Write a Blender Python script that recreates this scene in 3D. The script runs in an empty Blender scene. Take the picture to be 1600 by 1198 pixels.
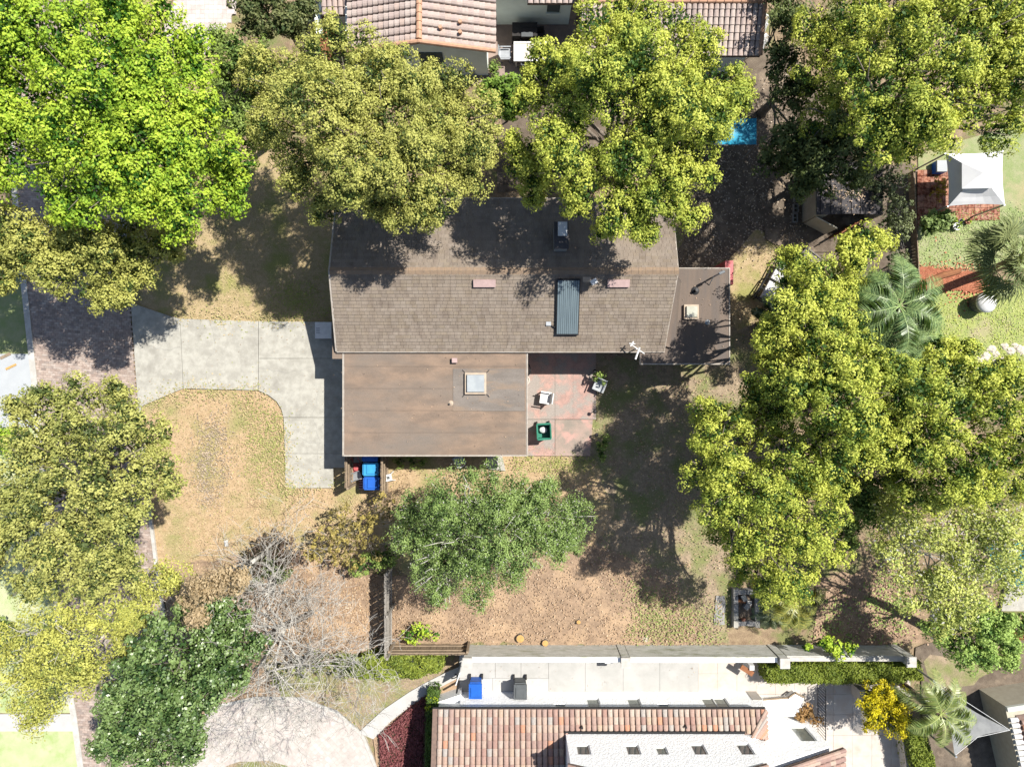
import bpy, math, random
import numpy as np
from mathutils import Vector, Matrix

random.seed(11)
rng = np.random.default_rng(11)
SC = bpy.context.scene
COL = SC.collection

# ------------------------------------------------------------------ camera
CAM_H = 32.0            # drone height in metres, looking straight down
FPX = 1111.0            # focal length in pixels of a 1600 px wide frame
cam = bpy.data.cameras.new('drone_camera')
cam.sensor_fit = 'HORIZONTAL'
cam.angle = 2 * math.atan(800 / FPX)
cam.clip_end = 500
camo = bpy.data.objects.new('drone_camera', cam)
camo.location = (0, 0, CAM_H)
COL.objects.link(camo)
SC.camera = camo

# ------------------------------------------------------------------ sky, sun, exposure
SUN_DIR = Vector((-2.12, -1.22, -3.74)).normalized()
w = bpy.data.worlds.new('World'); SC.world = w; w.use_nodes = True
nt = w.node_tree; nt.nodes.clear()
sky = nt.nodes.new('ShaderNodeTexSky'); sky.sky_type = 'NISHITA'; sky.sun_disc = False
sky.sun_elevation = math.radians(56.8); sky.sun_rotation = math.radians(60)
bg = nt.nodes.new('ShaderNodeBackground'); bg.inputs['Strength'].default_value = 0.085
wo = nt.nodes.new('ShaderNodeOutputWorld')
nt.links.new(sky.outputs[0], bg.inputs[0]); nt.links.new(bg.outputs[0], wo.inputs[0])
sun = bpy.data.lights.new('sun', 'SUN'); sun.energy = 5.0; sun.angle = math.radians(0.5)
sun.color = (1.0, 0.955, 0.88)
suno = bpy.data.objects.new('sun', sun); suno.rotation_euler = SUN_DIR.to_track_quat('-Z', 'Y').to_euler()
suno.location = (20, 12, 45); COL.objects.link(suno)
SC.view_settings.view_transform = 'Standard'; SC.view_settings.look = 'None'
SC.view_settings.exposure = 0.98; SC.view_settings.gamma = 1.0
try: SC.view_settings.use_curve_mapping = False
except Exception: pass
SC.render.engine = 'CYCLES'
SC.cycles.max_bounces = 6; SC.cycles.diffuse_bounces = 3; SC.cycles.transmission_bounces = 4
SC.cycles.use_denoising = True

# ------------------------------------------------------------------ helpers
def P(px, py, z=0.0):
    """a point of the photograph at a known height -> metres"""
    s = (CAM_H - z) / FPX
    return ((px - 800) * s, (599 - py) * s, z)
def PV(px, py, z=0.0): return Vector(P(px, py, z))
def poly(pts, z=0.0): return [P(a, b, z)[:2] for a, b in pts]
def S(px, z=0.0): return px * (CAM_H - z) / FPX

def tag(o, label=None, cat=None, group=None, kind=None):
    if label: o['label'] = label
    if cat: o['category'] = cat
    if group: o['group'] = group
    if kind: o['kind'] = kind
    return o
def thing(name, label, cat, loc=(0, 0, 0), rz=0, group=None):
    o = bpy.data.objects.new(name, None); COL.objects.link(o)
    o.empty_display_size = 0.2
    o.location = loc; o.rotation_euler = (0, 0, rz)
    return tag(o, label, cat, group)
def put(o, parent):
    if parent is not None:
        o.parent = parent
        if parent.parent is None:
            o.matrix_parent_inverse = parent.matrix_basis.inverted()
    return o
def dup(root, loc, rz=0, label=None, group=None, scale=1):
    r = root.copy(); COL.objects.link(r); r.location = loc; r.rotation_euler = (0, 0, rz); r.scale = (scale,) * 3
    if label: r['label'] = label
    if group: r['group'] = group
    for ch in root.children:
        c = ch.copy(); COL.objects.link(c); c.parent = r
        for g in ch.children:
            d = g.copy(); COL.objects.link(d); d.parent = c
    return r
def face_colors(me, cols):
    a = me.attributes.new('Col', 'FLOAT_COLOR', 'FACE')
    c = np.ones((len(cols), 4), np.float32); c[:, :3] = cols
    a.data.foreach_set('color', c.ravel())
def area2(p): return sum(p[i][0] * p[(i + 1) % len(p)][1] - p[(i + 1) % len(p)][0] * p[i][1] for i in range(len(p)))

class MB:
    def __init__(s): s.v = []; s.f = []; s.c = []; s.m = []; s.hascol = False
    def add(s, vs, fs, col=None, mi=0):
        b = len(s.v); s.v += [tuple(v) for v in vs]
        for f in fs:
            s.f.append([b + i for i in f]); s.c.append(col or (1, 1, 1)); s.m.append(mi)
        if col: s.hascol = True
        return s
    def box(s, c, d, rz=0, col=None, mi=0, top=1.0, M=None):
        """box with base centre c, size d, optional narrower top"""
        x, y, z = d[0] / 2, d[1] / 2, d[2]
        vs = [(-x, -y, 0), (x, -y, 0), (x, y, 0), (-x, y, 0), (-x * top, -y * top, z), (x * top, -y * top, z), (x * top, y * top, z), (-x * top, y * top, z)]
        R = M if M is not None else Matrix.Translation(c) @ Matrix.Rotation(rz, 4, 'Z')
        vs = [R @ Vector(v) for v in vs]
        return s.add(vs, [(3, 2, 1, 0), (4, 5, 6, 7), (0, 1, 5, 4), (1, 2, 6, 5), (2, 3, 7, 6), (3, 0, 4, 7)], col, mi)
    def prism(s, p, z0, z1, col=None, mi=0, bottom=True):
        p = list(p)
        if area2(p) < 0: p = p[::-1]
        n = len(p)
        vs = [(a, b, z0) for a, b in p] + [(a, b, z1) for a, b in p]
        fs = [tuple(range(n, 2 * n))] + [(i, (i + 1) % n, n + (i + 1) % n, n + i) for i in range(n)]
        if bottom: fs.append(tuple(range(n - 1, -1, -1)))
        return s.add(vs, fs, col, mi)
    def slab(s, pts, t, col=None, mi=0):
        """a tilted polygon given by its top corners (counter-clockwise from above), thickness t downward"""
        n = len(pts)
        vs = [tuple(p) for p in pts] + [(p[0], p[1], p[2] - t) for p in pts]
        fs = [tuple(range(n)), tuple(range(2 * n - 1, n - 1, -1))] + [(i, n + i, n + (i + 1) % n, (i + 1) % n) for i in range(n)]
        return s.add(vs, fs, col, mi)
    def tube(s, pts, r, n=6, col=None, mi=0, cap=True):
        pts = [Vector(p) for p in pts]
        if not hasattr(r, '__len__'): r = [r] * len(pts)
        rings = []; u = None
        for i, p in enumerate(pts):
            d = (pts[min(i + 1, len(pts) - 1)] - pts[max(i - 1, 0)])
            d = d.normalized() if d.length > 1e-9 else Vector((0, 0, 1))
            if u is None: u = d.orthogonal().normalized()
            else:
                u = (u - d * u.dot(d))
                u = u.normalized() if u.length > 1e-6 else d.orthogonal().normalized()
            vv = d.cross(u)
            rings.append([p + (u * math.cos(2 * math.pi * k / n) + vv * math.sin(2 * math.pi * k / n)) * r[i] for k in range(n)])
        vs = [v for rg in rings for v in rg]; fs = []
        for i in range(len(pts) - 1):
            for k in range(n):
                fs.append((i * n + k, i * n + (k + 1) % n, (i + 1) * n + (k + 1) % n, (i + 1) * n + k))
        if cap:
            fs.append(tuple(range(n - 1, -1, -1))); fs.append(tuple((len(pts) - 1) * n + k for k in range(n)))
        return s.add(vs, fs, col, mi)
    def lathe(s, c, prof, n=14, col=None, mi=0, sx=1, sy=1):
        """prof: list of (radius, z)"""
        vs = []; fs = []
        for r, z in prof:
            for k in range(n):
                a = 2 * math.pi * k / n
                vs.append((c[0] + r * sx * math.cos(a), c[1] + r * sy * math.sin(a), c[2] + z))
        for i in range(len(prof) - 1):
            for k in range(n):
                fs.append((i * n + k, i * n + (k + 1) % n, (i + 1) * n + (k + 1) % n, (i + 1) * n + k))
        fs.append(tuple(range(n - 1, -1, -1))); fs.append(tuple((len(prof) - 1) * n + k for k in range(n)))
        return s.add(vs, fs, col, mi)
    def mesh(s, name):
        me = bpy.data.meshes.new(name); me.from_pydata(s.v, [], s.f)
        if s.hascol: face_colors(me, np.array(s.c, np.float32))
        if any(s.m): me.polygons.foreach_set('material_index', s.m)
        me.update(); return me
    def build(s, name, mats, parent=None, label=None, cat=None, group=None, kind=None, smooth=False, origin=None):
        if not isinstance(mats, (list, tuple)): mats = [mats]
        if origin is not None and parent is None:
            s.v = [(a - origin[0], b - origin[1], c - origin[2]) for a, b, c in s.v]
        me = s.mesh(name)
        for m in mats: me.materials.append(m)
        if smooth: me.polygons.foreach_set('use_smooth', [True] * len(me.polygons))
        o = bpy.data.objects.new(name, me); COL.objects.link(o)
        if origin is not None and parent is None: o.location = origin
        put(o, parent)
        return tag(o, label, cat, group, kind)

def one(name, mats, mb, label, cat, group=None, smooth=False, kind=None):
    """a thing that is one mesh; its origin at the middle of its base"""
    a = np.array(mb.v); o = (a[:, 0].mean(), a[:, 1].mean(), a[:, 2].min())
    return mb.build(name, mats, None, label, cat, group, kind, smooth, tuple(float(x) for x in o))

def rough(pts, amp=6, step=16):
    out = []
    for i in range(len(pts)):
        a, b = pts[i], pts[(i + 1) % len(pts)]
        n = max(1, int(math.hypot(b[0] - a[0], b[1] - a[1]) / step))
        for k in range(n):
            t = k / n
            j = amp if k else amp * .4
            out.append((a[0] + (b[0] - a[0]) * t + random.uniform(-j, j), a[1] + (b[1] - a[1]) * t + random.uniform(-j, j)))
    return out
def inpoly(x, y, p):
    r = np.zeros(len(x), bool); n = len(p)
    for i in range(n):
        x1, y1 = p[i]; x2, y2 = p[(i + 1) % n]
        c = ((y1 > y) != (y2 > y))
        with np.errstate(divide='ignore', invalid='ignore'):
            r ^= c & (x < (x2 - x1) * (y - y1) / (y2 - y1 + 1e-12) + x1)
    return r

# ------------------------------------------------------------------ materials
def M(name, c1, c2=None, scale=4, rough=.85, bump=0.0, bscale=60, attr=False, spec=.25, stretch=(1, 1, 1), c3=None, s3=.6, t3=(.5, .62),
      metal=0, rand=None, detail=8, tr=0.0, fine=0.0, K=.72):
    """procedural material; K brings the listed colours down to real-world albedo"""
    m = bpy.data.materials.new(name); m.use_nodes = True
    N = m.node_tree.nodes; L = m.node_tree.links
    b = N['Principled BSDF']; out = N['Material Output']
    b.inputs['Roughness'].default_value = rough; b.inputs['Metallic'].default_value = metal
    b.inputs['Specular IOR Level'].default_value = spec
    geo = N.new('ShaderNodeNewGeometry'); mp = N.new('ShaderNodeMapping'); mp.inputs['Scale'].default_value = stretch
    L.new(geo.outputs['Position'], mp.inputs[0])
    def noise(sc, det=detail, rg=.6, vec=None):
        n = N.new('ShaderNodeTexNoise'); n.inputs['Scale'].default_value = sc; n.inputs['Detail'].default_value = det; n.inputs['Roughness'].default_value = rg
        L.new(vec or mp.outputs[0], n.inputs['Vector']); return n
    def mix(a, bb, fac, typ='MIX'):
        x = N.new('ShaderNodeMix'); x.data_type = 'RGBA'; x.blend_type = typ
        for sock, v in ((x.inputs[6], a), (x.inputs[7], bb)):
            if isinstance(v, tuple): sock.default_value = (*v[:3], 1)
            else: L.new(v, sock)
        if isinstance(fac, (float, int)): x.inputs[0].default_value = fac
        else: L.new(fac, x.inputs[0])
        return x.outputs[2]
    def rng_(sock, a, bb):
        r = N.new('ShaderNodeMapRange'); r.inputs[1].default_value = a; r.inputs[2].default_value = bb
        L.new(sock, r.inputs[0]); return r.outputs[0]
    col = tuple(c1)
    if rand:
        oi = N.new('ShaderNodeObjectInfo'); cr = N.new('ShaderNodeValToRGB'); cr.color_ramp.interpolation = 'CONSTANT'
        el = cr.color_ramp.elements
        while len(el) < len(rand): el.new(0.5)
        for i, c in enumerate(rand): el[i].position = i / len(rand); el[i].color = (*c, 1)
        L.new(oi.outputs['Random'], cr.inputs[0]); col = cr.outputs[0]
    if attr:
        at = N.new('ShaderNodeAttribute'); at.attribute_name = 'Col'; col = at.outputs['Color']
    if c2:
        n1 = noise(scale)
        if attr or rand: col = mix(col, mix(col, tuple(c2), 1.0, 'MULTIPLY'), rng_(n1.outputs[0], .42, .62))
        else: col = mix(col, tuple(c2), rng_(n1.outputs[0], .38, .62))
    if c3:
        n3 = noise(s3, 6); col = mix(col, tuple(c3), rng_(n3.outputs[0], *t3))
    if fine:
        n4 = noise(bscale, 3, .7, geo.outputs['Position']); g = rng_(n4.outputs[0], .3, .7)
        vv = N.new('ShaderNodeMapRange'); vv.inputs[3].default_value = 1 - fine; vv.inputs[4].default_value = 1 + fine * .6
        L.new(g, vv.inputs[0]); cc = N.new('ShaderNodeCombineColor')
        for i in range(3): L.new(vv.outputs[0], cc.inputs[i])
        col = mix(col, cc.outputs[0], 1.0, 'MULTIPLY')
    col = tuple(v * K for v in col[:3]) if isinstance(col, tuple) else (mix(col, (K, K, K), 1.0, 'MULTIPLY') if K != 1 else col)
    if isinstance(col, tuple): b.inputs['Base Color'].default_value = (*col[:3], 1)
    else: L.new(col, b.inputs['Base Color'])
    if bump:
        nb = noise(bscale, 4, .6, geo.outputs['Position']); bp = N.new('ShaderNodeBump'); bp.inputs['Strength'].default_value = bump; bp.inputs['Distance'].default_value = .03
        L.new(nb.outputs[0], bp.inputs['Height']); L.new(bp.outputs[0], b.inputs['Normal'])
    if tr:
        tb = N.new('ShaderNodeBsdfTranslucent'); mx = N.new('ShaderNodeMixShader'); mx.inputs[0].default_value = tr
        if isinstance(col, tuple): tb.inputs[0].default_value = (*col[:3], 1)
        else: L.new(mix(col, (1.0, 1.0, .55), 1.0, 'MULTIPLY'), tb.inputs[0])
        L.new(b.outputs[0], mx.inputs[1]); L.new(tb.outputs[0], mx.inputs[2]); L.new(mx.outputs[0], out.inputs[0])
    return m

m_soil = M('soil and thatch', (.36, .27, .17), (.24, .17, .11), 3.2, .95, .5, 26, c3=(.2, .21, .08), s3=1.0, fine=.45)
m_tan = M('dry tan lawn', (.53, .385, .235), (.42, .30, .17), 4.5, .95, .6, 26, c3=(.33, .30, .13), s3=.7, t3=(.48, .66), fine=.34)
m_tan2 = M('dry yellow lawn', (.48, .365, .215), (.38, .295, .155), 4.5, .95, .6, 26, c3=(.30, .29, .10), s3=.8, t3=(.5, .66), fine=.34)
m_back = M('worn back lawn', (.39, .30, .205), (.29, .225, .15), 4.2, .95, .6, 26, c3=(.22, .235, .09), s3=.65, t3=(.46, .62), fine=.36)
m_litterbrown = M('brown leaf mulch', (.40, .28, .185), (.285, .20, .135), 3 , .95, .35, 35, c3=(.47, .33, .21), s3=.6, fine=.34)
m_bare = M('bare grey soil', (.42, .33, .25), (.33, .26, .19), 3, .95, .5, 40, fine=.25)
m_green = M('short green grass', (.27, .33, .13), (.36, .37, .2), 2, .95, .6, 60, c3=(.42, .36, .2), s3=.5, t3=(.55, .7), fine=.3)
m_pale = M('pale watered grass', (.44, .5, .25), (.52, .52, .32), 1.5, .95, .5, 60, c3=(.36, .46, .17), s3=.8, fine=.15)
m_lime = M('bright turf', (.38, .42, .13), (.30, .35, .12), 2, .95, .6, 60, c3=(.4, .36, .2), s3=.6, t3=(.55, .7), fine=.3)
m_darkmulch = M('dark mulch ground', (.2, .16, .12), (.13, .1, .075), 2.5, .95, .6, 40, c3=(.32, .25, .18), s3=1.0, t3=(.55, .7), fine=.35)  # dark mulch tone, also used for the pad, yard and bed soil
m_conc = M('weathered concrete', (.47, .455, .40), (.37, .355, .31), 3.4, .9, .25, 60, c3=(.28, .265, .23), s3=.9, t3=(.55, .75), fine=.14)
m_concblue = M('smooth grey concrete', (.45, .47, .48), (.42, .44, .455), 2, .85, .1, 90, fine=.06)
m_kerb = M('pale kerb concrete', (.55, .53, .49), (.44, .42, .38), 4, .9, .2, 80)
m_white = M('bleached white concrete', (.52, .51, .485), (.47, .46, .44), 2, .85, .1, 80, fine=.05)
m_slabgrey = M('light grey paving', (.43, .425, .405), (.395, .39, .37), 2.5, .85, .1, 90, c3=(.47, .46, .44), s3=.8, fine=.05)
m_traver = M('cream travertine', (.52, .46, .40), (.55, .51, .46), 3, .8, .1, 60, c3=(.48, .39, .32), s3=1.3, t3=(.55, .72), fine=.06)
m_patio = M('red painted patio', (.50, .32, .27), (.36, .24, .205), 3, .9, .2, 50, c3=(.36, .315, .28), s3=1.5, t3=(.44, .57), fine=.4)
m_patiogrey = M('worn patio slab', (.40, .30, .25), (.28, .24, .2), 2.2, .9, .2, 70, c3=(.52, .32, .27), s3=1.5, t3=(.5, .62), fine=.22)
m_brick = M('street brick', (1, 1, 1), (.75, .72, .72), 6, .9, .2, 80, attr=True)
m_mortar = M('sand joints', (.33, .27, .225), (.27, .22, .185), 8, .95)
m_shingle = M('asphalt shingle', (1, 1, 1), (.80, .78, .77), 2.2, .92, .3, 130, attr=True, stretch=(1.7, .55, 1), c3=(.275, .222, .17), s3=.7, t3=(.5, .8), fine=.2)
m_ridge = M('ridge cap shingle', (.30, .215, .145), (.25, .185, .135), 8, .9, .2, 90, fine=.2)
m_roll = M('brown roll roofing', (.285, .205, .15), (.205, .155, .12), 1.5, .92, .25, 45, stretch=(.75, 1.6, 1), c3=(.205, .172, .145), s3=.45, t3=(.45, .7), fine=.22, detail=12)
m_roll2 = M('dark roll roofing', (.155, .125, .105), (.195, .15, .12), 1.2, .92, .2, 120, stretch=(2.4, .35, 1), c3=(.15, .125, .11), s3=.7, fine=.2)
m_fascia = M('pale eave trim', (.46, .42, .37), (.38, .33, .28), 5, .7)
m_wallbeige = M('beige stucco', (.55, .50, .42), (.5, .45, .37), 4, .9, .15, 80)
m_stucco = M('white stucco', (.92, .92, .91), (.88, .88, .875), 5, .9, 1.0, 14, fine=.05, K=0.95)
m_stuccotop = M('grey green stucco', (.62, .66, .61), (.57, .61, .56), 2, .9, .15, 60, K=1.15)
m_gardenwall = M('stained grey stucco', (.66, .66, .61), (.52, .52, .47), 3, .9, .3, 50, stretch=(1, 1, 3), c3=(.36, .37, .28), s3=1.4, t3=(.52, .7), fine=.25)
m_tile = M('mixed clay tile', (.6, .4, .3), (.86, .82, .8), 20, .85, .15, 90, rand=[(.52, .36, .29), (.60, .46, .37), (.46, .29, .24), (.56, .42, .34), (.60, .50, .42), (.42, .28, .24), (.57, .43, .32), (.52, .36, .30), (.54, .39, .32), (.50, .46, .42), (.49, .32, .265), (.54, .38, .30), (.58, .44, .36), (.47, .33, .28), (.55, .41, .33), (.50, .35, .29), (.58, .47, .39), (.66, .34, .22), (.48, .34, .29)], K=0.56)
m_tilepale = M('faded pink clay tile', (.6, .4, .3), (.88, .84, .82), 16, .85, .15, 90, rand=[(.56, .47, .42), (.53, .43, .39), (.59, .50, .45), (.50, .41, .37), (.57, .45, .39)], K=0.62)
m_tileatt = M('clay tile field', (1, 1, 1), (.86, .8, .78), 20, .85, .15, 90, attr=True, K=0.56)
m_cap = M('orange clay cap', (.56, .33, .21), (.46, .27, .18), 6, .85)
m_pan = M('dark clay pan', (.22, .15, .12), (.17, .12, .1), 8, .9)  # dark clay of the pans beneath the barrel tiles
m_glass = M('window glass', (.10, .12, .12), None, rough=.06, spec=.8)
m_glassgreen = M('grey green window glass', (.22, .24, .21), (.16, .18, .16), 5, rough=.12, spec=.5)
m_frame = M('white window frame', (.7, .7, .68), None, rough=.5, K=0.95)
m_dark = M('dark metal', (.03, .03, .032), None, rough=.45, metal=.3)
m_black = M('black fabric', (.028, .026, .025), (.045, .04, .038), 6, rough=.8)
m_greymetal = M('galvanised metal', (.42, .44, .46), (.34, .36, .38), 6, rough=.4, metal=.5)
m_whitepl = M('white plastic', (.78, .78, .77), (.7, .7, .69), 6, rough=.45)
m_pinkvent = M('pinkish painted metal', (.50, .36, .34), (.43, .31, .29), 6, rough=.6)
m_solar = M('blue grey collector', (.17, .22, .24), (.13, .17, .19), 2, rough=.35, spec=.5, stretch=(8, .5, 1))
m_skydome = M('acrylic skylight', (.40, .43, .44), (.34, .37, .39), 3, rough=.25, spec=.5)
m_skyclear = M('clear skylight', (.42, .42, .34), (.5, .5, .42), 3, rough=.12, spec=.7)
m_flash = M('skylight curb', (.5, .4, .3), (.4, .33, .26), 6, rough=.7)
m_bluebin = M('blue plastic', (.02, .13, .55), (.018, .11, .46), 4, rough=.45)
m_cyanbin = M('sunlit blue plastic', (.05, .34, .66), (.04, .28, .58), 4, rough=.45)  # lighter blue: sunlight on the lid put into its colour
m_green2 = M('green plastic', (.03, .22, .14), (.025, .17, .11), 4, rough=.45)
m_greybin = M('grey plastic', (.11, .12, .125), (.09, .1, .105), 4, rough=.5)
m_red = M('faded red paint', (.58, .12, .13), (.45, .1, .1), 7, rough=.5)
m_wood = M('weathered wood', (.34, .26, .18), (.26, .2, .14), 6, .9, .3, 60, stretch=(1, 1, .3), fine=.2)
m_woodgrey = M('grey weathered wood', (.36, .33, .29), (.27, .25, .22), 6, .9, .3, 60, fine=.2)
m_woodred = M('rusty brown wood', (.30, .13, .06), (.24, .10, .05), 6, .9, .2)
m_stump = M('fresh cut wood', (.62, .36, .13), (.5, .28, .1), 10, .9)
m_bark = M('grey bark', (.26, .22, .18), (.18, .15, .12), 6, .95, .5, 30, fine=.25)
m_barkpale = M('pale twig bark', (.62, .59, .53), (.48, .455, .405), 5, .95, .3, 30)
m_barkpalm = M('palm trunk', (.36, .27, .2), (.24, .18, .13), 10, .95, .5, 25)
m_leaf = M('foliage', (1, 1, 1), None, rough=.6, attr=True, spec=.25, tr=.3)
m_leafgloss = M('glossy foliage', (1, 1, 1), None, rough=.38, attr=True, spec=.5, tr=.18)
m_litter = M('fallen leaf', (1, 1, 1), None, rough=.9, attr=True, K=.86)
m_tarp = M('blue tarpaulin', (.015, .30, .46), (.012, .24, .38), 3, rough=.45, stretch=(6, 1, 1))
m_canvas = M('white canvas', (.80, .80, .80), (.74, .74, .75), 2, rough=.8)
m_sail = M('grey shade cloth', (.50, .51, .52), (.40, .41, .42), 3, rough=.8, tr=.5)
m_cream = M('cream tabletop', (.68, .64, .56), (.62, .57, .49), 3, rough=.5)
m_terra = M('terracotta paver', (.42, .2, .13), (.34, .16, .11), 8, .9, .2, rand=[(.42, .2, .13), (.46, .24, .16), (.36, .17, .115), (.40, .22, .16)])
m_water = M('pool water', (.02, .22, .26), (.015, .16, .2), 1.5, rough=.06, spec=.6)
m_stone = M('white limestone', (.66, .60, .50), (.52, .46, .38), 5, .9, .4, 20)
m_cblock = M('concrete block', (.36, .35, .33), (.28, .27, .26), 8, .95, .3, 60)
m_shedwall = M('shed panel', (.50, .46, .36), (.44, .4, .31), 5, .7)
m_shedroof = M('dark shed roof', (.075, .07, .075), (.1, .09, .09), 4, .85, .2, fine=.2)
m_mulchred = M('red mulch', (.42, .16, .09), (.32, .11, .06), 6, .95, .8, 30, fine=.4)
m_pavedrive = M('pale driveway paver', (1, 1, 1), (.88, .86, .86), 5, .9, .15, 80, attr=True)
m_cushion = M('pale grey cushion', (.60, .60, .60), (.54, .54, .55), 5, rough=.85)

# ------------------------------------------------------------------ ground sheets
LAY = [0]
def sheet(name, pts, mat, label, z=None, jag=0, step=16, kind='structure', parent=None):
    if z is None:
        LAY[0] += 1; z = .004 * LAY[0]
    if jag: pts = rough(pts, jag, step)
    p = poly(pts)
    if area2(p) < 0: p = p[::-1]
    mb = MB(); mb.add([(a, b, z) for a, b in p], [tuple(range(len(p)))])
    return mb.build(name, mat, parent, label, None, None, kind)

g = MB(); g.add([(-130, -130, 0), (130, -130, 0), (130, 130, 0), (-130, 130, 0)], [(0, 1, 2, 3)])
g.build('ground', m_soil, None, 'brown soil and thin grass of the house lots', None, None, 'structure')

STREET_L = [(8, -60), (20, 150), (30, 300), (45, 450), (60, 590), (66, 650), (73, 730), (84, 850), (97, 960), (112, 1060), (122, 1115), (133, 1198), (143, 1270)]
STREET_R = [(160, -60), (172, 150), (188, 300), (204, 473), (213, 600), (218, 655), (233, 800), (243, 880), (262, 1010), (280, 1120), (290, 1198), (299, 1270)]
sheet('lawn', [(206, 250), (530, 230), (560, 515), (206, 515)], m_tan2, 'dry yellow front lawn above the driveway', jag=5)
sheet('lawn', [(210, 590), (440, 595), (520, 640), (620, 700), (640, 800), (560, 900), (245, 900), (225, 760)], m_tan, 'tan dried front lawn below the driveway', jag=5)
sheet('lawn', [(820, 560), (1120, 560), (1180, 400), (1230, 400), (1200, 560), (1150, 800), (1140, 1006), (1000, 1006), (930, 860), (800, 740), (780, 712)], m_back, 'patchy worn back lawn beside the patio', jag=8)
sheet('lawn', [(598, 705), (830, 705), (930, 720), (960, 800), (900, 900), (640, 905), (604, 880)], m_tan, 'dry back lawn behind the low roof', jag=5)
sheet('soil', [(606, 900), (930, 850), (1030, 890), (1080, 950), (1100, 1006), (606, 1006)], m_litterbrown, 'brown leaf strewn soil by the white garden wall', jag=7)
sheet('soil', [(1090, 90), (1240, 70), (1330, 260), (1430, 260), (1430, 440), (1240, 400), (1060, 420), (1070, 250), (780, 300), (780, 130)], m_darkmulch, 'dark shaded soil under the back trees', jag=7)
sheet('lawn', [(1140, 400), (1180, 360), (1250, 375), (1255, 430), (1190, 500), (1150, 520), (1140, 470)], m_tan2, 'straw coloured dead grass near the sofa', jag=6)
sheet('soil', [(1280, 900), (1420, 880), (1440, 1006), (1270, 1006)], m_litterbrown, 'brown palm litter beside the garden wall', jag=6)
sheet('lawn', [(1434, 240), (1640, 180), (1640, 420), (1434, 420)], m_green, 'green lawn around the white canopy')
sheet('lawn', [(1430, 455), (1640, 440), (1640, 600), (1400, 620)], m_lime, 'bright green turf under the fan palm', jag=6)
sheet('lawn', [(-80, 380), (44, 400), (57, 553), (-80, 556)], m_green, 'green verge across the brick street')
sheet('lawn', [(-80, 667), (66, 667), (97, 960), (121, 1113), (-80, 1113)], m_pale, 'pale green verge left of the brick street', jag=2)
sheet('lawn', [(-80, 1141), (126, 1141), (134, 1198), (144, 1275), (-80, 1275)], m_pale, 'pale green lawn at the bottom left corner')
sheet('lawn', [(250, 880), (480, 860), (606, 900), (606, 1012), (400, 1120), (280, 1110)], m_litterbrown, 'brown leaf litter beneath the bare trees', jag=6)
sheet('lawn', [(400, 1020), (700, 1025), (690, 1050), (640, 1085), (565, 1140), (520, 1110), (440, 1090)], m_back, 'thin green grass between path and paver drive', jag=4)
sheet('soil', [(1430, 1010), (1640, 960), (1640, 1275), (1460, 1275), (1440, 1100)], m_darkmulch, 'dark dusty yard of the bottom right house', jag=4)
sheet('lawn', [(1440, 1030), (1540, 1000), (1600, 1005), (1530, 1060), (1470, 1090)], m_back, 'dry patchy yard under the light green tree', jag=6)
sheet('lawn', [(220, -60), (290, -60), (262, 25), (240, 60), (220, 60)], m_tan2, 'pale dry lawn at the top left paver drive')
sheet('lawn', [(330, 30), (380, 40), (380, 130), (300, 150)], m_tan2, 'pale dry lawn under the small green tree', jag=4)
sheet('patio', [(490, -60), (900, -60), (900, 130), (690, 135), (490, 110)], M('brown courtyard paving', (.36, .27, .23), (.29, .22, .19), 4, .9, .2, fine=.15), 'brown paved courtyard of the tile roofed house')

# --- pieces laid by a small generator (too small to pick apart singly: joined)
def pavers(name, pts, bw, bh, ang, gap, cols, mat, label, z=.03, jit=.006, bond=True, kind='stuff', hole=None, view=True, var=.13):
    p = np.array(poly(pts)); c, s = math.cos(ang), math.sin(ang)
    q = np.stack([p[:, 0] * c + p[:, 1] * s, -p[:, 0] * s + p[:, 1] * c], 1)
    x0, y0 = q.min(0); x1, y1 = q.max(0)
    nx, ny = int((x1 - x0) / bw) + 2, int((y1 - y0) / bh) + 2
    ii, jj = np.meshgrid(np.arange(nx), np.arange(ny))
    X = x0 + ii * bw + (jj % 2) * bw * .5 * bond; Y = y0 + jj * bh
    X, Y = X.ravel(), Y.ravel()
    keep = inpoly(X, Y, q.tolist())
    if hole:
        hp = np.array(poly(hole)); hq = np.stack([hp[:, 0] * c + hp[:, 1] * s, -hp[:, 0] * s + hp[:, 1] * c], 1)
        keep &= ~inpoly(X, Y, hq.tolist())
    if view:
        wy = X * s + Y * c; keep &= (np.abs(wy) < 18.2) & (np.abs(X * c - Y * s) < 24)
    X, Y = X[keep], Y[keep]; n = len(X)
    hx, hy = (bw - gap) / 2, (bh - gap) / 2
    lx = np.array([-hx, hx, hx, -hx]); ly = np.array([-hy, -hy, hy, hy])
    zt = z + rng.uniform(-jit, jit, n)
    tilt = rng.normal(0, jit * .4, (n, 4))
    vx = X[:, None] + lx; vy = Y[:, None] + ly
    wx = vx * c - vy * s; wyy = vx * s + vy * c
    top = np.stack([wx, wyy, zt[:, None] + tilt], 2)
    bot = np.stack([wx, wyy, np.zeros_like(wx)], 2)
    V = np.concatenate([bot, top], 1).reshape(-1, 3)
    base = (np.arange(n) * 8)[:, None, None]
    fc = np.array([[4, 5, 6, 7], [0, 1, 5, 4], [1, 2, 6, 5], [2, 3, 7, 6], [3, 0, 4, 7]])
    Fc = (base + fc).reshape(-1, 4)
    cc = np.array(cols)[rng.integers(0, len(cols), n)] * rng.uniform(1 - var, 1 + var * .85, (n, 1))
    o = raw(name, V, Fc, np.repeat(cc, 5, 0), mat, None, label, kind)
    o.data.shade_flat(); return o
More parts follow.
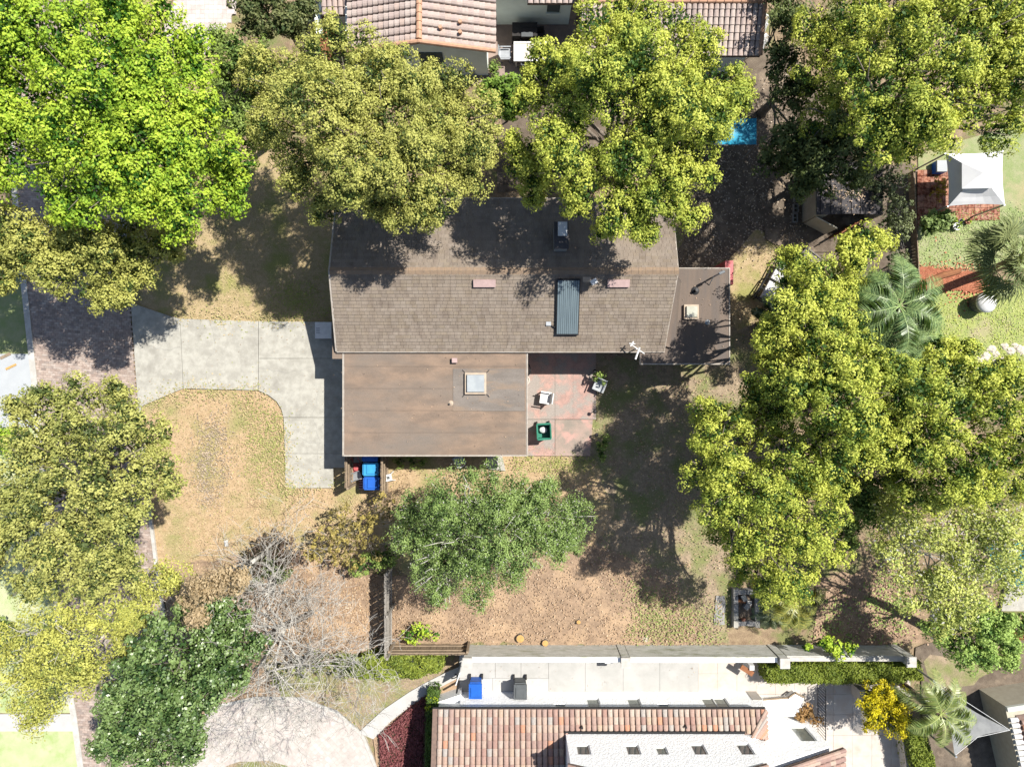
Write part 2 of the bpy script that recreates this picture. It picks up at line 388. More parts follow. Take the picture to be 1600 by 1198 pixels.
def raw(name, V, Fc, cols, mat, parent=None, label=None, kind=None, cat=None, group=None):
    me = bpy.data.meshes.new(name); k = Fc.shape[1]; n = len(Fc)
    me.vertices.add(len(V)); me.vertices.foreach_set('co', V.astype(np.float32).ravel())
    me.loops.add(n * k); me.loops.foreach_set('vertex_index', Fc.astype(np.int32).ravel())
    me.polygons.add(n); me.polygons.foreach_set('loop_start', (np.arange(n) * k).astype(np.int32))
    me.update(calc_edges=True)
    if cols is not None: face_colors(me, cols)
    me.materials.append(mat)
    o = bpy.data.objects.new(name, me); COL.objects.link(o); put(o, parent)
    return tag(o, label, cat, group, kind)

st = STREET_L + STREET_R[::-1]
sheet('street', st, m_mortar, 'narrow red brick street along the left', z=.092)
pavers('street_brick', st, .215, .105, math.radians(-4.5), .010, [(.44, .35, .295), (.40, .315, .265), (.47, .385, .325), (.38, .30, .255), (.45, .38, .33), (.345, .285, .25)], m_brick, 'worn red bricks of the street', z=.10, jit=.004)
def ribbon(name, line, width, mat, label, z, side=1):
    pts = [Vector(P(*a)[:2]) for a in line]; mb = MB()
    L_, R_ = [], []
    for i, p in enumerate(pts):
        d = (pts[min(i + 1, len(pts) - 1)] - pts[max(0, i - 1)]).normalized(); n = Vector((-d.y, d.x)) * side
        L_.append(p); R_.append(p + n * width)
    for i in range(len(pts) - 1):
        mb.prism([tuple(L_[i]), tuple(L_[i + 1]), tuple(R_[i + 1]), tuple(R_[i])], 0, z)
    return mb.build(name, mat, None, label, None, None, 'structure')
ribbon('kerb', STREET_L, .26, m_kerb, 'white kerb on the left edge of the street', .13, -1)
ribbon('kerb', STREET_R[:4], .14, m_kerb, 'kerb on the right edge above the driveway', .13, 1)
ribbon('kerb', STREET_R[5:], .14, m_kerb, 'kerb on the right edge below the driveway', .13, 1)
sheet('pavement', [(-80, 553), (52, 553), (60, 667), (-80, 667)], m_concblue, 'smooth blue grey concrete across the street', z=.12)
sheet('path', [(-80, 1113), (118, 1113), (121, 1140), (-80, 1140)], m_white, 'white concrete path at the left edge', z=.12)

def slabs(name, label, polys, mats, top=.06, gap=.02, part='slab'):
    root = bpy.data.objects.new(name, None); COL.objects.link(root); tag(root, label, None, None, 'structure')
    for i, pp in enumerate(polys):
        p = poly(pp); c = np.mean(p, 0)
        p = [(a + (c[0] - a) * min(.2, gap / max(.1, math.hypot(c[0] - a, c[1] - b))), b + (c[1] - b) * min(.2, gap / max(.1, math.hypot(c[0] - a, c[1] - b)))) for a, b in p]
        mb = MB(); mb.prism(p, 0, top + random.uniform(-.006, .006))
        mb.build(part, mats[i % len(mats)] if isinstance(mats, list) else mats, root)
    return root
slabs('driveway', 'pale cracked concrete driveway of the brown roofed house', [
    [(206, 473), (265, 493), (283, 498), (288, 607), (224, 634), (219, 655)],
    [(283, 498), (405, 502), (405, 610), (288, 607)],
    [(405, 502), (570, 504), (570, 560), (405, 560)],
    [(405, 560), (570, 560), (570, 652), (444, 652), (441, 640), (433, 627), (420, 617), (405, 610)],
    [(444, 652), (570, 652), (570, 708), (446, 708)],
    [(446, 708), (570, 708), (570, 730), (522, 730), (522, 762), (447, 762)]], m_conc, .11, .015)
mb = MB()
for seed, pts_ in ((1, [(232, 540), (262, 548), (287, 541)]), (2, [(330, 500), (338, 540), (322, 575), (330, 610)]), (3, [(408, 575), (450, 583), (500, 570), (534, 580)]), (4, [(500, 612), (490, 648), (500, 690), (494, 730)]), (5, [(446, 690), (470, 684), (500, 696)])):
    R = random.Random(seed); q = []
    for a, b in zip(pts_, pts_[1:]):
        for k in range(6): q.append((a[0] + (b[0] - a[0]) * k / 6 + R.uniform(-2, 2), a[1] + (b[1] - a[1]) * k / 6 + R.uniform(-2, 2)))
    q = poly(q)
    for a, b in zip(q, q[1:]):
        a, b = Vector(a), Vector(b); n_ = (b - a).orthogonal().normalized() * R.uniform(.003, .006)
        mb.add([(*(a - n_), .122), (*(b - n_), .122), (*(b + n_), .122), (*(a + n_), .122)], [(0, 1, 2, 3)])
mb.build('crack', m_cblock, bpy.data.objects['driveway'] if bpy.data.objects['driveway'].type == 'EMPTY' else None, kind='stuff')
slabs('patio', 'red painted concrete patio beside the low roof', [
    [(800, 535), (867, 535), (867, 655), (800, 655)], [(867, 535), (895, 535), (895, 655), (867, 655)], [(895, 535), (931, 535), (931, 655), (895, 655)],
    [(800, 655), (867, 655), (867, 712), (800, 712)], [(867, 655), (926, 655), (922, 712), (867, 712)]], [m_patio, m_patio, m_patio, m_patio, m_patiogrey], .11, .012)
slabs('courtyard', 'white paved side yard between garden wall and white house', [
    [(718, 1020), (774, 1020), (774, 1057), (718, 1057)], [(774, 1020), (814, 1020), (814, 1057), (774, 1057)], [(814, 1020), (857, 1020), (857, 1057), (814, 1057)],
    [(718, 1057), (770, 1057), (770, 1110), (718, 1110)], [(770, 1057), (814, 1057), (814, 1110), (770, 1110)], [(814, 1057), (857, 1057), (857, 1110), (814, 1110)],
    [(857, 1020), (914, 1020), (914, 1090), (857, 1090)], [(914, 1020), (973, 1020), (973, 1090), (914, 1090)], [(973, 1020), (1030, 1020), (1030, 1090), (973, 1090)], [(1030, 1020), (1090, 1020), (1090, 1090), (1030, 1090)]],
    [m_slabgrey] * 3 + [m_white] * 3 + [m_slabgrey] * 4, .14, .008)
tp = []
for i in range(11):
    for j in range(8):
        x0, y0 = 1090 + i * 30, 1018 + j * 32
        if x0 > 1390 : continue
        tp.append([(x0, y0), (x0 + 30, y0), (x0 + 30, y0 + 32), (x0, y0 + 32)])
slabs('terrace', 'cream travertine terrace right of the white house', tp, m_traver, .13, .006, 'tile')

# circular paver drive, path and beds at the bottom
CIRC = [(270, 1275), (286, 1180), (300, 1138), (340, 1104), (400, 1091), (470, 1092), (525, 1112), (565, 1148), (586, 1198), (592, 1275)]
HOLE = [(330, 1275), (345, 1200), (375, 1188), (420, 1186), (450, 1194), (470, 1215), (480, 1275)]
m_joint = M('pale sand joints', (.44, .40, .36), (.40, .365, .33), 8, .95)
sheet('driveway', CIRC, m_joint, 'round pale paver drive at the bottom', z=.1)
pavers('driveway_paver', CIRC, .205, .205, math.radians(42), .006, [(.53, .485, .44), (.55, .50, .46), (.50, .455, .415), (.54, .475, .435), (.56, .52, .48)], m_pavedrive, 'pale pink square pavers of the round drive', z=.1035, jit=.0008, var=.05, bond=False, hole=HOLE)
sheet('lawn', HOLE, m_back, 'small grass island inside the round drive', z=.112, jag=2)
ribbon('kerb', CIRC[1:], .14, m_kerb, 'pale border course of the round drive', .125, 1)
TL = [(255, 60), (268, 20), (300, -60), (372, -60), (372, 10), (345, 62), (320, 90), (290, 70)]
sheet('driveway', TL, m_joint, 'pale paver drive at the top left', z=.1)
pavers('driveway_paver', TL, .2, .2, 0, .014, [(.60, .52, .48), (.63, .57, .53), (.57, .49, .45)], m_pavedrive, 'pale pink pavers of the top left drive', z=.1035, jit=.0008, var=.05, bond=False)
PATHP = [(561, 1142), (600, 1106), (640, 1079), (668, 1063), (700, 1047), (718, 1040), (724, 1042), (724, 1053), (706, 1062), (676, 1078), (640, 1102), (612, 1124), (584, 1152)]
mb = MB(); mb.prism(poly(PATHP), 0, .13); mb.build('path', m_white, None, 'curved white concrete path to the gate', None, None, 'structure')
sheet('bed', [(584, 1152), (612, 1124), (640, 1102), (676, 1078), (706, 1062), (722, 1056), (722, 1090), (690, 1100), (690, 1275), (592, 1275)], m_litterbrown, 'brown planting bed beside the curved path', jag=2)
sheet('bed', [(1434, 418), (1530, 425), (1535, 458), (1434, 452)], m_mulchred, 'red mulch bed under the fan palm', jag=3)
sheet('pavement', [(1194, 350), (1250, 355), (1300, 360), (1300, 395), (1240, 392), (1194, 374)], m_darkmulch, 'dark concrete pad before the shed', jag=2, z=.09)
mb = MB(); mb.prism(poly([(1568, 915), (1700, 905), (1700, 952), (1560, 952)]), 0, .2); mb.build('pool_deck', m_conc, None, 'pale concrete edge of the pool', None, None, 'structure')
mb = MB(); mb.prism(poly([(1535, 850), (1700, 840), (1700, 905), (1568, 915)]), 0, .12); mb.build('water', m_water, None, 'turquoise pool water behind the wispy tree', None, None, 'structure')

# ------------------------------------------------------------------ foliage machinery
def leaf_mesh(name, pts, nrm, size, cols, mat, parent, label=None, kind='stuff', asp=.62):
    n = len(pts)
    nrm = nrm / (np.linalg.norm(nrm, axis=1, keepdims=True) + 1e-9)
    r = rng.normal(size=(n, 3)); t = r - nrm * (r * nrm).sum(1, keepdims=True); t /= (np.linalg.norm(t, axis=1, keepdims=True) + 1e-9)
    b = np.cross(nrm, t); s = size[:, None]
    V = np.stack([pts - t * s * .5, pts + b * s * .5 * asp + nrm * s * .08, pts + t * s * .5 - nrm * s * .1, pts - b * s * .5 * asp + nrm * s * .08], 1).reshape(-1, 3)
    Fc = np.arange(n * 4).reshape(-1, 4)
    return raw(name, V, Fc, cols, mat, parent, label, kind)
def rsph(n):
    v = rng.normal(size=(n, 3)); return v / np.linalg.norm(v, axis=1, keepdims=True)
def lobe_leaves(lobes, pal, leaf=.14, space=.14, per=32, pr=(.2, .42), flat=.75, tip=.6, drop=.1, low=-.25, inner=.12, sat=0, fleck=None):
    """lobes: (x, y, z, r). returns points, normals, sizes, colours"""
    A, B, Cc, D = [], [], [], []
    if sat:
        L2 = []
        for (x, y, z, r) in lobes:
            L2.append((x, y, z - .1 * r, r * .74))
            for d in rsph(sat):
                d[2] = abs(d[2]) * .8 - .1; q = r * rng.uniform(.3, .5); t = r * rng.uniform(.6, .85)
                L2.append((x + d[0] * t, y + d[1] * t, z + d[2] * t * .9 + rng.uniform(-.15, .3) * r, q))
        lobes = L2
    new, old = np.array(pal[0]), np.array(pal[1]); mid = np.array(pal[2]) if len(pal) > 2 else (new + old) / 2
    for (x, y, z, r) in lobes:
        k = max(4, int(2 * math.pi * r * r * 1.25 / space))
        d = rsph(k * 3); d = d[d[:, 2] > low][:k]; k = len(d)
        rad = r * rng.uniform(.72, 1.06, (k, 1))
        pc = np.array([x, y, z]) + d * rad * np.array([1, 1, flat])
        keep = rng.random(k) > drop; pc, d = pc[keep], d[keep]; k = len(pc)
        prr = rng.uniform(*pr, k); hue = rng.normal(0, .17, k) + .13 * np.sin(pc[:, 0] * 1.3 + 2.1 * np.sin(pc[:, 1] * .9))
        m = k * per
        pi = np.repeat(np.arange(k), per)
        dd = rsph(m) + d[pi] * .55; dd /= np.linalg.norm(dd, axis=1, keepdims=True)
        pos = pc[pi] + dd * prr[pi][:, None] * rng.uniform(.5, 1.08, (m, 1))
        nn = dd * .95 + np.array([0, 0, .3]) + rng.normal(0, .38, (m, 3))
        outer = (dd * d[pi]).sum(1)
        f = np.clip(tip + hue[pi] + outer * .36 + rng.normal(0, .13, m), 0, 1)[:, None]  # shading painted in: puff tips towards young growth, inward leaves towards dark mature
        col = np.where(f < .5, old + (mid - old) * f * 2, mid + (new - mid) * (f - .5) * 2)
        if fleck: col = np.where(rng.random((m, 1)) < fleck[1], np.array(fleck[0]), col)
        A.append(pos); B.append(nn); Cc.append(leaf * rng.uniform(.6, 1.35, m)); D.append(col * rng.uniform(.88, 1.1, (m, 1)))
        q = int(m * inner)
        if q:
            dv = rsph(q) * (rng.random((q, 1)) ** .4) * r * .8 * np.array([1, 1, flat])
            A.append(np.array([x, y, z]) + dv); B.append(rsph(q) + np.array([0, 0, .6])); Cc.append(leaf * 1.6 * rng.uniform(.7, 1.3, q)); D.append(old * rng.uniform(.8, 1.2, (q, 1)))  # inner leaves all take the dark tone, crown shade put into colour
    return np.concatenate(A), np.concatenate(B), np.concatenate(Cc), np.concatenate(D)
def bend(a, b, n=4, amp=.15):
    a, b = Vector(a), Vector(b); L = (b - a).length; out = [a]
    for i in range(1, n):
        t = i / n
        out.append(a.lerp(b, t) + Vector((random.uniform(-1, 1), random.uniform(-1, 1), random.uniform(-.3, 1) * (1 - t))) * L * amp * .5)
    out.append(b); return out
def tree(name, label, lobes_px, zc, ze, pal, cat='tree', group='broadleaf trees between the houses', leaf=.14, space=.14, per=32, pr=(.17, .36), flat=.8,
         tip=.6, drop=.1, trunk=.22, base=None, mat=None, bark=None, inner=.22, twigs=0, low=-.2, limbs=True, sat=5, fol=1.0, fleck=None):
    if sat and fol < 1: per = int(per / fol ** 1.6)
    if sat: leaf, space, per = leaf * .7 * fol, space * 1.75, int(per * 1.75)
    mat = mat or m_leaf; bark = bark or m_bark
    cx = np.average([l[0] for l in lobes_px], weights=[l[2] ** 2 for l in lobes_px]); cy = np.average([l[1] for l in lobes_px], weights=[l[2] ** 2 for l in lobes_px])
    dm = max(math.hypot(l[0] - cx, l[1] - cy) for l in lobes_px) + 1
    L3 = []
    for l in lobes_px:
        z = l[3] if len(l) > 3 else zc - (zc - ze) * (math.hypot(l[0] - cx, l[1] - cy) / dm) ** 1.6 + random.uniform(-.75, .75) * min(1, zc / 7)
        x, y, _ = P(l[0], l[1], z); L3.append((x, y, z, S(l[2], z)))
    if base is None: bx, by, _ = P(cx, cy, zc * .8)
    else: bx, by, _ = P(base[0], base[1], 0)
    root = thing(name, label, cat, (bx, by, 0), 0, group)
    pts, nn, sz, cc = lobe_leaves(L3, pal, leaf, space, per, pr, flat, tip, drop, low, inner, sat, fleck)
    leaf_mesh('crown', pts, nn, sz, cc, mat, root)
    mb = MB()
    fork = Vector((bx, by, 0)).lerp(Vector(P(cx, cy, zc)), .45); fork.z = zc * .42
    mb.tube(bend((bx, by, -.1), fork, 4, .05), [trunk * 1.25, trunk, trunk * .92, trunk * .85, trunk * .8], 8)
    if limbs:
        for (x, y, z, r) in L3:
            e = Vector((x, y, z + r * .2)); pth = bend(fork, e, 4, .14); q = random.uniform(.22, .36)
            mb.tube(pth, [trunk * q * f for f in (1, .8, .6, .4, .15)], 5)
            for _ in range(3 + twigs):
                d = Vector(rsph(1)[0]); d.z = abs(d.z) * .6 + .1
                mb.tube(bend(pth[random.randint(2, 3)], e + d * r * .9, 3, .2), [trunk * .16, trunk * .12, trunk * .08, trunk * .03], 4)
    mb.build('trunk', bark, root, smooth=True)
    return root

# palettes: young growth and painted tip light, mature leaf and painted inner shade, in-between
PAL_LIME = ((.55, .70, .07), (.06, .17, .018), (.32, .51, .04))
PAL_OLIVE = ((.58, .58, .15), (.09, .14, .034), (.36, .39, .09))
PAL_CAMPH = ((.68, .72, .125), (.06, .13, .025), (.38, .47, .068))
PAL_MID = ((.34, .45, .11), (.06, .12, .025), (.19, .29, .06))
PAL_DARK = ((.24, .29, .1), (.045, .075, .022), (.125, .17, .05))
PAL_GREY = ((.36, .49, .15), (.08, .145, .04), (.22, .33, .085))
PAL_MAG = ((.24, .34, .11), (.042, .09, .024), (.125, .205, .055))
PAL_YEL = ((.64, .64, .15), (.26, .32, .08), (.48, .50, .12))
PAL_WISP = ((.70, .74, .20), (.25, .34, .09), (.50, .57, .15))
PAL_TAN = ((.55, .42, .25), (.35, .25, .13), (.46, .35, .2))
PAL_GOLD = ((.84, .74, .014), (.16, .18, .015), (.66, .54, .02))

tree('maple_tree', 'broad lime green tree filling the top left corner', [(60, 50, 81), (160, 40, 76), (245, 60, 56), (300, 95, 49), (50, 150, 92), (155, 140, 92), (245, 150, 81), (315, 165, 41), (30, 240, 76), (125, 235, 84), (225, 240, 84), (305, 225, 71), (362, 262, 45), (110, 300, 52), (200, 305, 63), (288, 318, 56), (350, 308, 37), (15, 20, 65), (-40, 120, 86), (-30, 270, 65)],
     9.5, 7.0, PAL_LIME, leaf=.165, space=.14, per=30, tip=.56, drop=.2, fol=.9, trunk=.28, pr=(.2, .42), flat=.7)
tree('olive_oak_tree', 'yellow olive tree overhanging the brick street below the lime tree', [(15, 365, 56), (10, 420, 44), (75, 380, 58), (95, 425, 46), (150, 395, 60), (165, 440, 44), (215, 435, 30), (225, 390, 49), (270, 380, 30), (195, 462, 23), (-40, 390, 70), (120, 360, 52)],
     6.6, 5.6, PAL_OLIVE, leaf=.125, space=.12, tip=.72, trunk=.2)
tree('small_oak_tree', 'small mid green tree squeezed between lime tree and olive oak', [(370, 90, 34), (350, 70, 22), (388, 140, 42), (360, 185, 36), (395, 210, 35), (400, 100, 30), (345, 120, 22)], 6, 4.6, PAL_MID, leaf=.14, tip=.6, trunk=.14, drop=.2, twigs=2)
tree('dark_tree', 'dark olive tree at the top edge left of the tiled roof', [(395, 8, 34), (430, 18, 40), (470, 18, 30), (425, -30, 45), (460, 45, 22), (400, 45, 22)], 5.5, 4.5, ((.24, .26, .1), (.04, .07, .02), (.1, .14, .045)), leaf=.15, tip=.5, trunk=.16)
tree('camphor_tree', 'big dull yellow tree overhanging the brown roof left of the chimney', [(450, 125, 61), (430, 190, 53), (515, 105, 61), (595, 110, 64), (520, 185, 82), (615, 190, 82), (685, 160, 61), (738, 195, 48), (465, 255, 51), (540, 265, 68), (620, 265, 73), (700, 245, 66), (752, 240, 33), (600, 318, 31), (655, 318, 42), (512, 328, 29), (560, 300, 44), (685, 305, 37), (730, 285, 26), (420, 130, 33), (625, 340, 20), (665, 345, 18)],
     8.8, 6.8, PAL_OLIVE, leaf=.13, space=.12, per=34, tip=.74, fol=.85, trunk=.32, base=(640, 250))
tree('camphor_tree', 'big bright yellow green tree overhanging the roof right of the chimney', [(955, 55, 63), (1000, 25, 52), (905, 115, 57), (1075, 85, 63), (1115, 125, 55), (850, 110, 39), (835, 150, 37), (865, 195, 52), (960, 145, 82), (1055, 160, 78), (1128, 165, 37), (1152, 160, 22), (825, 260, 37), (815, 235, 24), (895, 255, 65), (1000, 240, 82), (1080, 225, 63), (1035, 300, 52), (965, 320, 48), (905, 310, 28), (1000, 345, 28), (1065, 330, 31), (950, 355, 20), (835, 295, 28), (1090, 275, 22), (1015, 365, 15)],
     9.2, 6.8, PAL_CAMPH, leaf=.145, space=.13, per=32, tip=.57, fol=.82, trunk=.34, base=(960, 270))
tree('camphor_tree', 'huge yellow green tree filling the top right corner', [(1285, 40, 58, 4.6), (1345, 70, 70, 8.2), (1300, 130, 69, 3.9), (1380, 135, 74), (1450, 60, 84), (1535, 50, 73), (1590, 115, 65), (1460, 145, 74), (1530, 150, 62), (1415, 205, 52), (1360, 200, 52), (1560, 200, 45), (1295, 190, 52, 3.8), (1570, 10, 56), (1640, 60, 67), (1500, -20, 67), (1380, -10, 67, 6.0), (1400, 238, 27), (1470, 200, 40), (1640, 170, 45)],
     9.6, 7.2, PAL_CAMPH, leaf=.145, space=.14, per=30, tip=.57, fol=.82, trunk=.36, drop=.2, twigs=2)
tree('evergreen_tree', 'dark green tree in shade left of the top right tree', [(1225, 30, 36, 3.4), (1218, 100, 34, 3.0), (1240, 150, 42, 2.7), (1228, 225, 40, 2.6), (1205, 260, 26, 2.2), (1255, 240, 40, 3.0), (1215, -20, 40, 3.4)], 3.6, 2.4, PAL_DARK, leaf=.15, tip=.5, trunk=.2)
tree('evergreen_tree', 'dark green tree leaning over the shed roof', [(1280, 275, 34), (1250, 285, 26), (1320, 250, 40), (1290, 235, 44), (1340, 275, 22)], 4.2, 3.3, PAL_DARK, leaf=.15, tip=.6, trunk=.16)
tree('camphor_tree', 'small round yellow tree just below the shed', [(1345, 385, 38), (1375, 375, 16), (1340, 410, 26), (1320, 390, 20)], 5.6, 5.0, PAL_CAMPH, leaf=.145, space=.12, tip=.72, trunk=.12)
tree('camphor_tree', 'tall yellow green tree beside the black framed sofa', [(1240, 425, 31, 5.0), (1234, 402, 14, 4.2), (1240, 458, 30, 6.8), (1265, 458, 42, 7.6), (1258, 440, 28, 7.0), (1310, 455, 35, 4.8), (1235, 488, 36, 8.4), (1275, 505, 51, 8.4), (1225, 535, 37, 7.8), (1320, 500, 33, 5.4), (1198, 560, 22, 5.2), (1270, 560, 51, 6.4), (1203, 520, 20, 7.4), (1330, 440, 22, 4.4)], 6.4, 5.0, PAL_CAMPH, leaf=.145, space=.13, tip=.7, fol=.82, trunk=.26)
tree('camphor_tree', 'dense yellow green tree whose left edge shades the back lawn', [(1105, 640, 31), (1135, 675, 57), (1105, 740, 37), (1095, 690, 20), (1160, 770, 62), (1195, 650, 57), (1230, 715, 68), (1195, 830, 55), (1245, 880, 51), (1265, 800, 64), (1120, 790, 37), (1270, 740, 44), (1210, 900, 31), (1290, 860, 33), (1180, 615, 33), (1160, 850, 26), (1140, 730, 44), (1200, 770, 48), (1128, 832, 29, 4.2), (1160, 880, 33, 4.2), (1200, 925, 26, 4.4), (1150, 840, 33, 6.0), (1105, 660, 37, 6.4), (1240, 915, 29, 4.6)], 8.2, 5.9, PAL_CAMPH, leaf=.145, space=.13, tip=.57, fol=.82, inner=.12, drop=.34, trunk=.34)
tree('camphor_tree', 'tall yellow green tree in the middle of the right hand grove', [(1265, 605, 55), (1325, 630, 62), (1215, 590, 40), (1300, 690, 55), (1385, 610, 48), (1350, 690, 46), (1290, 570, 44), (1380, 660, 44), (1330, 580, 37), (1340, 545, 30), (1300, 755, 34), (1395, 735, 36), (1395, 570, 29)], 8.8, 6.8, PAL_CAMPH, leaf=.145, space=.13, tip=.57, fol=.82, drop=.22, trunk=.3)
tree('camphor_tree', 'broad yellow green tree at the right edge below the pale stones', [(1430, 630, 59), (1500, 610, 62), (1560, 625, 55), (1590, 690, 51), (1450, 690, 59), (1525, 710, 62), (1475, 565, 37), (1410, 700, 44), (1565, 590, 29), (1500, 555, 24), (1425, 755, 35), (1540, 760, 37), (1640, 640, 55), (1475, 780, 30), (1380, 690, 34), (1450, 590, 36), (1600, 760, 34), (1490, 750, 33)], 9.2, 7.0, PAL_CAMPH, leaf=.145, space=.14, tip=.6, drop=.16, fol=.82, trunk=.34)
tree('street_tree', 'olive green tree standing over the brick street at the left', [(70, 635, 42), (120, 622, 34), (182, 622, 38), (35, 640, 15), (45, 700, 49), (110, 690, 53), (185, 685, 58), (232, 672, 38), (245, 730, 38), (268, 755, 25), (60, 770, 57), (140, 755, 57), (205, 770, 47), (35, 845, 55), (110, 845, 59), (180, 845, 51), (65, 910, 40), (140, 905, 36), (190, 885, 36), (-20, 770, 53), (-20, 870, 42), (205, 820, 32), (30, 640, 21, 7.5), (190, 610, 19)],
     9.0, 7.0, ((.55, .55, .16), (.10, .14, .04), (.35, .38, .10)), leaf=.13, space=.125, tip=.66, trunk=.3, base=(190, 760), drop=.24, twigs=1)
tree('willow_tree', 'wispy yellow green tree at the lower left over the pale verge', [(240, 915, 34), (275, 900, 24), (55, 1000, 48), (125, 1005, 52), (25, 1050, 44), (95, 1065, 46), (185, 960, 42), (155, 1050, 36), (205, 1000, 36), (120, 960, 30), (60, 1130, 18), (45, 1100, 24), (215, 950, 28), (-20, 1010, 40)], 6.2, 5.0, PAL_YEL, leaf=.13, space=.12, per=30, pr=(.22, .5), flat=.55, tip=.6, drop=.22, trunk=.16, bark=m_barkpale, twigs=4, inner=.05)
tree('magnolia_tree', 'dark glossy green tree beside the round paver drive', [(310, 965, 49), (362, 960, 47), (262, 1015, 62), (335, 1025, 63), (205, 1065, 47), (270, 1085, 65), (210, 1130, 52), (275, 1140, 52), (330, 1075, 40), (175, 1165, 27), (385, 1000, 27), (230, 1180, 45), (185, 1110, 34), (375, 1040, 29)], 7.2, 5.6, PAL_MAG, leaf=.155, space=.14, per=30, tip=.5, trunk=.24, mat=m_leafgloss, drop=.12, twigs=2, fleck=((.38, .46, .24), .03))  # pale flecks are glints painted into the leaf colour
tree('withered_tree', 'tan dead leaved tree above the dark glossy tree', [(320, 915, 22), (345, 905, 22), (300, 940, 18), (310, 965, 14), (360, 920, 14), (375, 905, 10)], 8.2, 7.4, PAL_TAN, leaf=.13, space=.16, per=26, tip=.6, trunk=.1, drop=.3, bark=m_barkpale, twigs=3)
tree('live_oak_tree', 'grey green oak in the back yard beyond the low roof', [(700, 775, 49), (755, 768, 42), (800, 785, 49), (645, 830, 38), (715, 840, 70), (785, 845, 61), (855, 805, 49), (900, 805, 32), (675, 895, 45), (735, 905, 42), (850, 770, 32), (800, 895, 28), (640, 790, 23), (690, 930, 19), (895, 850, 17), (660, 860, 38), (870, 850, 28), (830, 825, 42), (760, 805, 49), (690, 800, 36), (838, 850, 38), (828, 782, 34), (870, 830, 30)], 5.2, 3.8, PAL_GREY, leaf=.12, space=.12, per=30, pr=(.15, .4), tip=.6, trunk=.22, drop=.2, twigs=3, bark=m_barkpale, fol=.74, fleck=((.55, .54, .48), .045))
tree('wispy_tree', 'feathery pale green tree with grey limbs before the pool', [(1440, 810, 44), (1500, 830, 46), (1560, 800, 40), (1400, 860, 38), (1480, 890, 40), (1545, 860, 44), (1430, 920, 36), (1500, 935, 34), (1580, 850, 36), (1395, 800, 30), (1560, 905, 32), (1470, 960, 24)], 6.4, 5.0, PAL_WISP, leaf=.15, space=.12, per=30, pr=(.25, .55), flat=.5, tip=.62, drop=.12, trunk=.2, bark=m_barkpale, twigs=4, inner=.05, base=(1455, 985), fol=.9, fleck=((.55, .54, .48), .08))
tree('light_green_tree', 'small light green tree above the beige bottom right house', [(1500, 1000, 38), (1470, 985, 24), (1545, 975, 32), (1555, 1005, 26), (1520, 960, 30), (1575, 1030, 14), (1540, 1020, 20)], 4.6, 3.8, ((.46, .62, .16), (.1, .2, .04), (.27, .42, .09)), leaf=.15, tip=.6, trunk=.12)
tree('flowering_tree', 'small round tree covered in golden yellow flowers', [(1380, 1103, 40), (1365, 1085, 22), (1400, 1110, 24), (1365, 1120, 22), (1395, 1085, 20)], 2.2, 2.05, PAL_GOLD, leaf=.11, space=.07, per=30, pr=(.14, .26), tip=.4, trunk=.09, drop=.12, group='garden shrubs')

tree('understory_tree', 'mid green understory tree between the dense tree and the wispy tree', [(1340, 765, 34), (1375, 795, 32), (1405, 745, 30), (1325, 830, 28), (1370, 750, 26), (1350, 800, 26)], 4.6, 3.8, PAL_MID, leaf=.15, tip=.6, trunk=.12, drop=.25, twigs=2)
tree('withered_tree', 'brown dead leaved clump among the right hand grove', [(1352, 695, 20), (1360, 725, 16), (1345, 715, 14)], 7.0, 6.8, ((.5, .36, .24), (.26, .17, .1), (.38, .27, .17)), leaf=.12, tip=.55, trunk=.08, drop=.2, bark=m_barkpale)
tree('evergreen_tree', 'green tree hanging between the middle grove and the feather palms', [(1385, 570, 26), (1420, 575, 24), (1350, 555, 24)], 4.4, 4.0, PAL_MID, leaf=.14, tip=.55, trunk=.1)
tree('understory_tree', 'green undergrowth around the feather palms by the lot fence', [(1440, 515, 22), (1352, 468, 22), (1428, 555, 22), (1368, 448, 18), (1460, 545, 18), (1375, 520, 26), (1445, 575, 18), (1340, 520, 24)], 2.6, 2.2, PAL_MID, leaf=.14, tip=.55, trunk=.08, drop=.25, twigs=1)
def shrub(name, label, lobes_px, z, pal, leaf=.1, group='garden shrubs', cat='shrub', **k):
    return tree(name, label, [(a, b, c, z) for a, b, c in lobes_px], z, z * .8, pal, cat, group, leaf, trunk=.04, limbs=True, sat=0, **dict(dict(pr=(.1, .24), space=.09, per=26), **k))
shrub('shrub', 'yellow tan half bare shrub beside the blue bins', [(520, 840, 28), (560, 815, 26), (600, 800, 26), (545, 860, 28), (590, 850, 24), (500, 860, 20), (625, 810, 16), (530, 800, 16)], 1.9, ((.52, .42, .12), (.24, .2, .07), (.40, .33, .11)), drop=.35, twigs=5, bark=m_barkpale, space=.16)
shrub('shrub', 'dark brown leafless bush above the bare trees', [(410, 855, 20), (435, 850, 22), (450, 870, 18), (400, 880, 16)], 1.6, ((.2, .14, .11), (.09, .07, .05), (.14, .11, .08)), drop=.4, twigs=5)
shrub('shrub', 'dark green shrub tangled in the leafless bush above the magnolia', [(405, 885, 18), (425, 880, 18), (390, 905, 14), (440, 895, 14)], 1.3, PAL_DARK, leaf=.12, drop=.2, twigs=2)
shrub('shrub', 'loose green scrub under the leaning leafless tree', [(500, 1035, 16), (530, 1040, 18), (470, 1045, 14), (550, 1030, 14), (440, 1060, 14)], .7, ((.40, .45, .12), (.13, .18, .05)), leaf=.1, drop=.4)
shrub('shrub', 'low dark green shrub below the half bare shrub', [(580, 875, 18), (605, 870, 16), (560, 885, 14)], 1.2, PAL_MID, drop=.2)
shrub('shrub', 'green weeds sprouting along the south wall', [(625, 722, 9), (645, 720, 9), (660, 722, 6)], .2, PAL_MID, leaf=.08)
